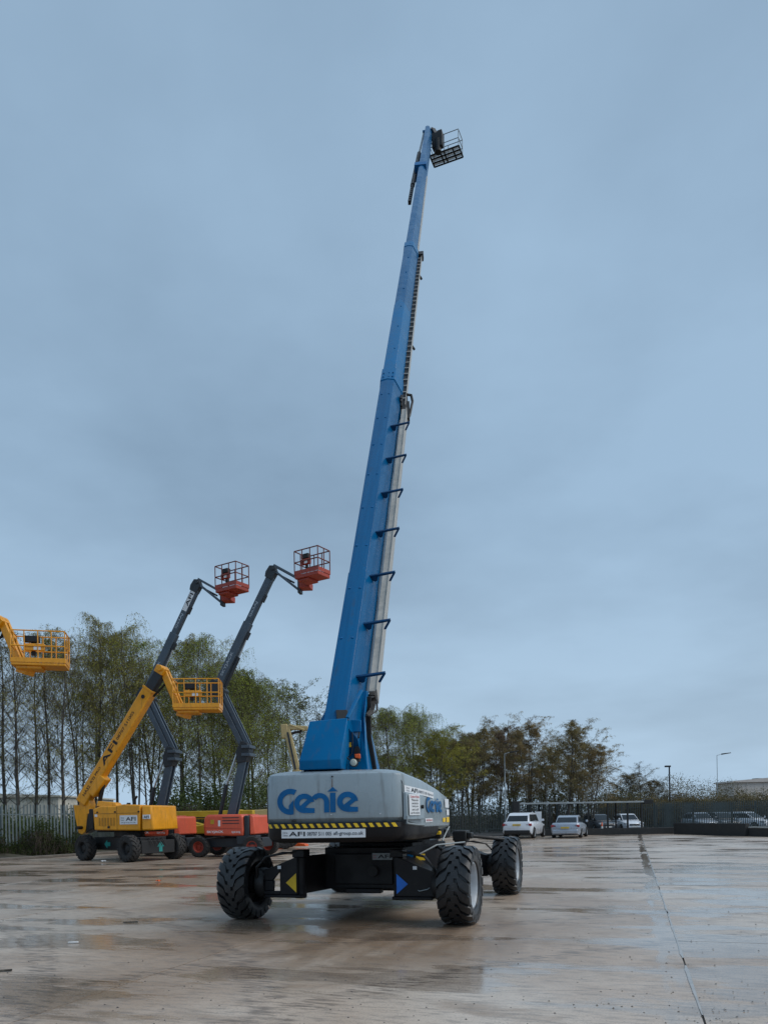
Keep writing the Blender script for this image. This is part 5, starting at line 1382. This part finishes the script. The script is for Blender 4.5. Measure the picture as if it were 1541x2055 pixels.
# ------------------------------------------------------------------ cars
def car(px, Y, yaw, paint, label, suv=False, plate_mat=None, name='parked_car', z0=0., hatch=False):
    """yaw 0: tail towards the camera; local y runs from tail (0) to nose (L)"""
    base = gx(px, Y)
    X = Vector((math.cos(yaw), -math.sin(yaw), 0)); Yv = Vector((math.sin(yaw), math.cos(yaw), 0))
    root = empty(name, base + Vector((0,0,z0)), label, 'car', 'parked cars')
    M = frame(base + Vector((0,0,z0)), X, Yv)
    if suv: L, W, H, belt, gc = 4.75, .96, 1.70, 1.08, .26
    elif hatch: L, W, H, belt, gc = 3.9, .85, 1.48, .95, .20
    else: L, W, H, belt, gc = 4.75, .91, 1.47, .96, .20
    def ring(y, w, zb_, zt_, tuck=.06):
        return [Vector(p) for p in ((-w+tuck,y,zb_),(w-tuck,y,zb_),(w,y,zb_+.14),(w+.01,y,(zb_+zt_)/2),(w-.03,y,zt_-.06),(w-.10,y,zt_),(-w+.10,y,zt_),(-w+.03,y,zt_-.06),(-w-.01,y,(zb_+zt_)/2),(-w,y,zb_+.14))]
    hood_z = belt - .04
    if suv or hatch: prof = [(0,.84,.50,belt-.10),(.06,.93,.36,belt),(.25,.99,gc,belt+.02),(1.0,1.0,gc,belt+.02),(2.4,1.0,gc,belt),(L-1.35,1.0,gc,hood_z),(L-.7,.97,gc,hood_z-.06),(L-.2,.90,gc+.06,hood_z-.18),(L,.76,gc+.16,hood_z-.32)]
    else: prof = [(0,.84,.48,belt-.12),(.06,.93,.34,belt-.02),(.30,.99,gc,belt+.03),(.9,1.0,gc,belt+.02),(2.4,1.0,gc,belt),(L-1.4,1.0,gc,hood_z),(L-.7,.97,gc,hood_z-.06),(L-.2,.90,gc+.06,hood_z-.20),(L,.76,gc+.16,hood_z-.34)]
    bd = part('body', paint, root, lambda m: m.loft([ring(y, W*w, b_, t_) for y, w, b_, t_ in prof]), 0, M, 50)
    # greenhouse
    if suv: gh = [(.10,.78,belt),(.62,.70,H-.15),(.95,.69,H-.04),(1.9,.70,H),(2.6,.70,H-.05),(3.45,.76,belt-.02)]
    elif hatch: gh = [(.10,.78,belt),(.40,.72,H-.12),(.8,.70,H-.02),(1.6,.70,H),(2.1,.69,H-.05),(2.95,.76,belt-.02)]
    else: gh = [(.62,.76,belt),(1.30,.70,H-.09),(1.75,.70,H-.01),(2.3,.70,H),(2.75,.69,H-.05),(3.55,.76,belt-.02)]
    def gring(y, w, zt_):
        b_ = belt - .06
        wb = .80
        return [Vector((-W*wb,y,b_)), Vector((W*wb,y,b_)), Vector((W*w,y,max(zt_,b_+.01))), Vector((-W*w,y,max(zt_,b_+.01)))]
    cab = part('cabin', paint, bd, lambda m: m.loft([gring(*g) for g in gh]), .05, M, 30)
    # glass, a little proud of the cabin
    def lerp(a, b, t): return tuple(a[i] + (b[i]-a[i])*t for i in range(3))
    def quadg(nm_, pts): 
        c = sum((Vector(p) for p in pts), Vector())/4; n_ = (Vector(pts[1])-Vector(pts[0])).cross(Vector(pts[3])-Vector(pts[0])).normalized()
        ctr = Vector((0, L*.45, belt)); n_ = n_ if n_.dot(c-ctr) > 0 else -n_
        part(nm_, M_glass, cab, lambda m: m.hexa([Vector(p) - n_*.02 for p in pts] + [Vector(p) + n_*.012 for p in pts]), .006, M)
    a, b = gh[0], gh[1]
    y0, y1, z1 = a[0], b[0], b[2]
    quadg('rear_window', [(-W*.72,y0+.08*(y1-y0),belt+.03),(W*.72,y0+.08*(y1-y0),belt+.03),(W*.64,y0+.86*(y1-y0),belt+(z1-belt)*.86),(-W*.64,y0+.86*(y1-y0),belt+(z1-belt)*.86)])
    a, b = gh[-1], gh[-2]
    y0, y1, z1 = a[0], b[0], b[2]
    quadg('windscreen', [(-W*.72,y0+.06*(y1-y0),belt+.02),(W*.72,y0+.06*(y1-y0),belt+.02),(W*.62,y0+.9*(y1-y0),belt+(z1-belt)*.9),(-W*.62,y0+.9*(y1-y0),belt+(z1-belt)*.9)])
    yb0, yb1 = gh[1][0], gh[-2][0]; mid_ = (yb0+yb1)/2 + .1
    for s in (-1, 1):
        for (q0, q1, q2, q3) in ((yb0-.10, mid_-.04, mid_-.04, yb0+.12), (mid_+.04, yb1+.55, yb1+.10, mid_+.04)):
            quadg('side_window', [(s*W*.805,q0,belt+.04),(s*W*.805,q1,belt+.04),(s*W*.725,q2,H-.14),(s*W*.725,q3,H-.14)])
        part('tail_lamp', M_tail, bd, lambda m: m.box((min(s*W*.62,s*W*.99),.0,belt-.26),(max(s*W*.62,s*W*.99),.22,belt-.10)), .03, M)
        part('headlamp', M_head, bd, lambda m: m.box((min(s*W*.52,s*W*.90),L-.34,hood_z-.30),(max(s*W*.52,s*W*.90),L-.06,hood_z-.16)), .03, M)
        part('mirror', paint, bd, lambda m: m.box((min(s*W*1.0,s*W*1.16),yb1+.62,belt+.02),(max(s*W*1.0,s*W*1.16),yb1+.78,belt+.17)), .03, M)
    part('rear_bumper', M_blackm if suv else paint, bd, lambda m: m.loft([[Vector(v) for v in ((-W*.86,y,z_),(W*.86,y,z_),(W*.96,.30,z_),(-W*.96,.30,z_))] for y, z_ in ((.02,.26),(-.04,.32),(-.05,.50),(.0,.56))]), .02, M)
    part('grille', M_blackm, bd, lambda m: m.box((-W*.5,L-.06,hood_z-.40),(W*.5,L+.004,hood_z-.28)), .01, M)
    part('number_plate', plate_mat or M_plate, bd, lambda m: m.box((-.26,-.055,belt-.24 if suv else .62),(.26,.03,belt-.13 if suv else .73)), .004, M)
    part('number_plate', M_platew, bd, lambda m: m.box((-.26,L-.03,.36),(.26,L+.02,.47)), .004, M)
    R = .36 if suv else .31
    wm = wheel_meshes('car%d' % int(R*100), R, .21, R*.66, 24, .004, M_rubber2, M_rim, M_rim, .1, .05)
    for y in (.85 if suv else .95, L-.85):
        for s in (-1, 1):
            part('wheel_arch', M_blackm, bd, lambda m: m.lathe([(R*1.14,0),(R*1.14,.10)], frame(M @ Vector((s*W*1.006 - (.10 if s > 0 else 0), y, R)), X, Yv), n=20))
            wheel(root, M @ Vector((s*(W-.06), y, R)), X*s, wm, random.random())
    return root
random.seed(40)
car(1037, 49.5, rad(23), M_carw, 'white SUV parked tail-on under the tall lamp post', suv=True)
car(1134, 49.0, rad(21), M_cars, 'silver saloon parked tail-on in front of the shelter')
car(1183, 66.5, rad(172), M_card, 'dark grey hatchback facing out from under the shelter', hatch=True)
car(1244, 66.0, rad(180), M_carw, 'small white hatchback facing out behind the shelter posts', hatch=True)
car(1385, 64.5, rad(180), M_cars, 'small silver car behind the low wall, left one of the pair beyond the shelter', hatch=True)
car(1425, 64.5, rad(178), M_card, 'dark grey car behind the low wall, right one of the pair beyond the shelter', hatch=True)
car(1458, 63.5, rad(150), M_carw, 'white car glimpsed behind the low wall near the right edge', hatch=True)

# ------------------------------------------------------------------ shelter, low walls, lamps
YS = 57.
def shelter():
    a, b = at(1040, 1621, YS), at(1292, 1611.5, YS)
    a.z = b.z = 2.35
    g = Vector((a.x, a.y, 0))
    root = empty('parking_shelter', (g + Vector((b.x,b.y,0)))/2, 'black-framed open shelter with thin flat roof beside the parked cars', 'shelter')
    part('roof', M_roof, root, lambda m: m.box((a.x, YS, 2.34),(b.x, YS+2.6, 2.40)), .01)
    part('fascia', M_roof, root, lambda m: m.box((a.x, YS-.04, 2.30),(b.x, YS, 2.42)), .01)
    for px in (1066, 1103, 1141, 1181, 1220, 1260, 1288):
        p = gx(px, YS+.05)
        part('post', M_blackm, root, lambda m: m.box((p.x-.06, YS+.02, 0),(p.x+.06, YS+.12, 2.34)), .005)
    for px in (1083, 1160, 1236):
        p = gx(px, YS+2.5)
        part('post', M_blackm, root, lambda m: m.box((p.x-.05, YS+2.45, 0),(p.x+.05, YS+2.55, 2.34)), .005)
    e = gx(1037, YS-.1)
    part('end_panel', M_blackm, root, lambda m: m.box((e.x-.25, YS-.1, .0),(e.x+.25, YS+.6, 2.55)), .02)
    s = gx(1082, YS-.05)
    part('notice_board', M_white, root, lambda m: m.box((s.x-.28, YS-.03, .95),(s.x+.20, YS+.01, 1.75)), .01)
    e2 = at(1302, 1611, YS)
    part('end_panel', M_blackm, root, lambda m: m.box((e2.x-.35, YS-.05, 2.20),(e2.x+.30, YS+.6, 2.50)), .02)
shelter()
def lowwall(name, p, q, h, t, mat, label, cop=False):
    root = empty(name, (p+q)/2, label, 'wall')
    part('wall_face', mat, root, lambda m: m.beam(p + Vector((0,0,h/2)), q + Vector((0,0,h/2)), t, h), .01)
    if cop: part('coping', M_coping, root, lambda m: m.beam(p + Vector((0,0,h+.04)), q + Vector((0,0,h+.04)), t+.08, .08), .01)
    return root
lowwall('low_wall', gx(1088, 55.4), gx(1352, 54.6), .46, .25, M_dwall, 'low black wall along the front of the shelter')
lowwall('low_wall', gx(1356, 54.), gx(1500, 47.), .78, .3, M_dwall, 'low dark wall in front of the half-hidden cars on the right')
lowwall('low_wall', gx(1500, 47.) + Vector((.2,0,0)), gx(1640, 42.), .5, .3, M_dwall, 'low dark wall with pale coping at the right photo edge', True)
fence(gx(1318, 61.), gx(1640, 55.), 'dark palisade fence screening the half-hidden cars at the right', M_pald, each=False, h=2.2, pitch=.125)
def lamp(px, Y, top_py, head, label, r=.075, mat=None):
    b = gx(px, Y); h = at(px, top_py, Y).z
    root = empty('lamp_post', b, label, 'lamp post', 'yard lamp posts')
    mt = mat or M_galv
    part('pole', mt, root, lambda m: (m.path([b, b + Vector((0,0,1.2)), b + Vector((0,0,1.25)), b + Vector((0,0,h))], [r*1.5, r*1.5, r, r*.6], 10)), 0)
    part('bracket', mt, root, lambda m: m.path([b + Vector((0,0,h-.02)), b + Vector((head*.4,0,h+.10))], r*.5, 8), 0)
    part('lantern', M_blackm, root, lambda m: m.beam(b + Vector((head*.35,0,h+.09)), b + Vector((head,0,h+.20)), .34, .12, (0,0,1), .22, .07), .03)
    return root
lamp(1015, 58., 1513, 1.1, 'tall grey lamp post behind the white SUV', .05)
lamp(1441, 72., 1516, 1.3, 'dark lamp post standing clear against the sky at the far right', .036, M_galv)
def mast():
    b = gx(1345, 74.); h = at(1345, 1538, 74.).z
    root = empty('floodlight_mast', b, 'short dark mast with a flat top above the hedge', 'mast')
    part('pole', M_slate2, root, lambda m: m.path([b, b + Vector((0,0,h))], [.08,.07], 8))
    part('head', M_slate2, root, lambda m: m.box((b.x-.42, b.y-.15, h-.10),(b.x+.12, b.y+.15, h+.06)), .03)
    part('collar', M_galv, root, lambda m: m.tube(b + Vector((0,0,h-.95)), b + Vector((0,0,h-.8)), .11))
mast()
def cone(px, py, label):
    b = gnd(px, py)
    root = empty('traffic_cone', b, label, 'traffic cone', 'traffic cones')
    Mz = Matrix.Translation(b) @ Matrix.Rotation(rad(-90), 4, 'Y')
    part('base', M_blackm, root, lambda m: m.box((-.19,-.19,0),(.19,.19,.035), Matrix.Translation(b)), .01)
    part('cone_body', M_amber, root, lambda m: m.lathe([(.14,.035),(.12,.06),(.035,.70),(.02,.73)], Mz, n=16))
    part('sleeve', M_conew, root, lambda m: m.lathe([(.098,.25),(.068,.48)], Mz @ Matrix.Translation((0,0,0)), n=16))
cone(136, 1716, 'faded orange traffic cone at the foot of the left fence')
cb = gx(1208, 56.4)
def cone_at(b, label):
    root = empty('traffic_cone', b, label, 'traffic cone', 'traffic cones')
    Mz = Matrix.Translation(b) @ Matrix.Rotation(rad(-90), 4, 'Y')
    part('base', M_blackm, root, lambda m: m.box((-.19,-.19,0),(.19,.19,.035), Matrix.Translation(b)), .01)
    part('cone_body', M_amber, root, lambda m: m.lathe([(.14,.035),(.12,.06),(.035,.86),(.02,.9)], Mz, n=16))
    part('sleeve', M_conew, root, lambda m: m.lathe([(.105,.30),(.066,.60)], Mz, n=16))
cone_at(cb, 'small orange and white cone between the two cars under the shelter')
# litter
def scrap(px, py, s, label, mat=None):
    c = gnd(px, py); m = MB(); random.seed(int(px))
    n = 5; vs = []
    for i in range(n):
        for j in range(n):
            vs.append(c + Vector(((i-2)*s*.3 + random.uniform(-.2,.2)*s*.3, (j-2)*s*.3, .012 + random.random()*s*.55)))
    m.add(vs, [(i*n+j, (i+1)*n+j, (i+1)*n+j+1, i*n+j+1) for i in range(n-1) for j in range(n-1)])
    o = m.build('paper_scrap', mat or M_paper, None); tag(o, label, 'litter'); return o
scrap(208, 1731, .13, 'crumpled white paper on the mud before the yellow lift')
scrap(318, 1771, .10, 'small orange scrap on the wet concrete left of the near tyre', M_amber)
def stick(px, py, L, ang, label, mat):
    c = gnd(px, py); d = Vector((math.cos(ang), math.sin(ang), 0))*L/2
    m = MB(); m.beam(c - d + Vector((0,0,.012)), c + d + Vector((0,0,.014)), .03, .02)
    o = m.build('wood_splinter', mat, None, .003); tag(o, label, 'litter')
stick(147, 1894, .13, .1, 'pale splinter lying on the concrete at lower left', M_paper)
stick(8, 1951, .16, .2, 'dark chip of wood at the left photo edge', M_bark)
stick(262, 1853, .22, .15, 'dark strip of debris left of the near left tyre', M_bark)

# ------------------------------------------------------------------ far right: hedge, scrub, pale shed; left: cream shed
random.seed(15)
bl = []
for k in range(26):
    px = 1215 + k*17; b = gx(px, 69 + random.uniform(-.6, 1.2)); h = random.uniform(1.5, 2.0)
    bl.append((b.x, b.y, h*.75, random.uniform(.9,1.3), .9, h))
leafmass('hedge', 'brown-green hedge behind the low wall and cars on the right', bl, 44000, .075, (.105,.092,.055), 'hedge')
bl = []
for k in range(20):
    px = 1225 + k*19; b = gx(px, 76 + random.uniform(-1, 2)); h = random.uniform(2.75, 3.3) - max(0, px-1440)*.007
    bl.append((b.x, b.y, h*.8, random.uniform(1.1,1.6), 1.0, h*.82))
leafmass('scrub', 'grey-brown twiggy scrub rising behind the right-hand hedge', bl, 36000, .055, (.125,.122,.100), 'scrub')
for k, (px, py, kd, lb) in enumerate(((1262,1545,'catkin','thin bare sapling cluster right of the tree belt'),(1285,1530,'bare','wispy leafless sapling right of the tree belt'),(1312,1560,'catkin','low twiggy sapling at the left end of the scrub'))):
    tree(kd, px, py, 74, (.12,.11,.08), lb, 'saplings right of the trees', 1.3, name='sapling')
def shed(px0, px1, Y, eave_py, ridge, mat, label, depth=18):
    a, b = gx(px0, Y), gx(px1, Y); h = at((px0+px1)/2, eave_py, Y).z
    root = empty('industrial_shed', (a+b)/2, label, 'building')
    part('wall', mat, root, lambda m: m.box((a.x, Y, 0),(b.x, Y+depth, h)), 0)
    w = (b.x-a.x)
    n = int(w/1.0)
    for i in range(n):                     # standing ribs of the cladding sheets
        x = a.x + (i+.5)*w/n
        part('cladding_rib', mat, root, lambda m: m.box((x-.05, Y-.05, .2),(x+.05, Y-.002, h-.1)), 0)
    part('roof', mat, root, lambda m: m.prism([(a.x-.3,h),(b.x+.3,h),(b.x+.3,h+.18),((a.x+b.x)/2,h+ridge),(a.x-.3,h+.18)], Y-.3, Y+depth, Matrix(((1,0,0,0),(0,0,1,0),(0,1,0,0),(0,0,0,1)))), 0)
    part('roof_vent', M_slate2, root, lambda m: m.box((a.x+w*.16, Y+1, h+.1),(a.x+w*.22, Y+2, h+.5)), .02)
    return root
shed(1474, 1800, 92, 1568, .9, M_wallp, 'pale pinkish shed with low roof beyond the hedge at the right edge', 5)
shed(-160, 118, 88, 1602, .5, M_wallc, 'low cream shed glimpsed between trunks at the left edge')
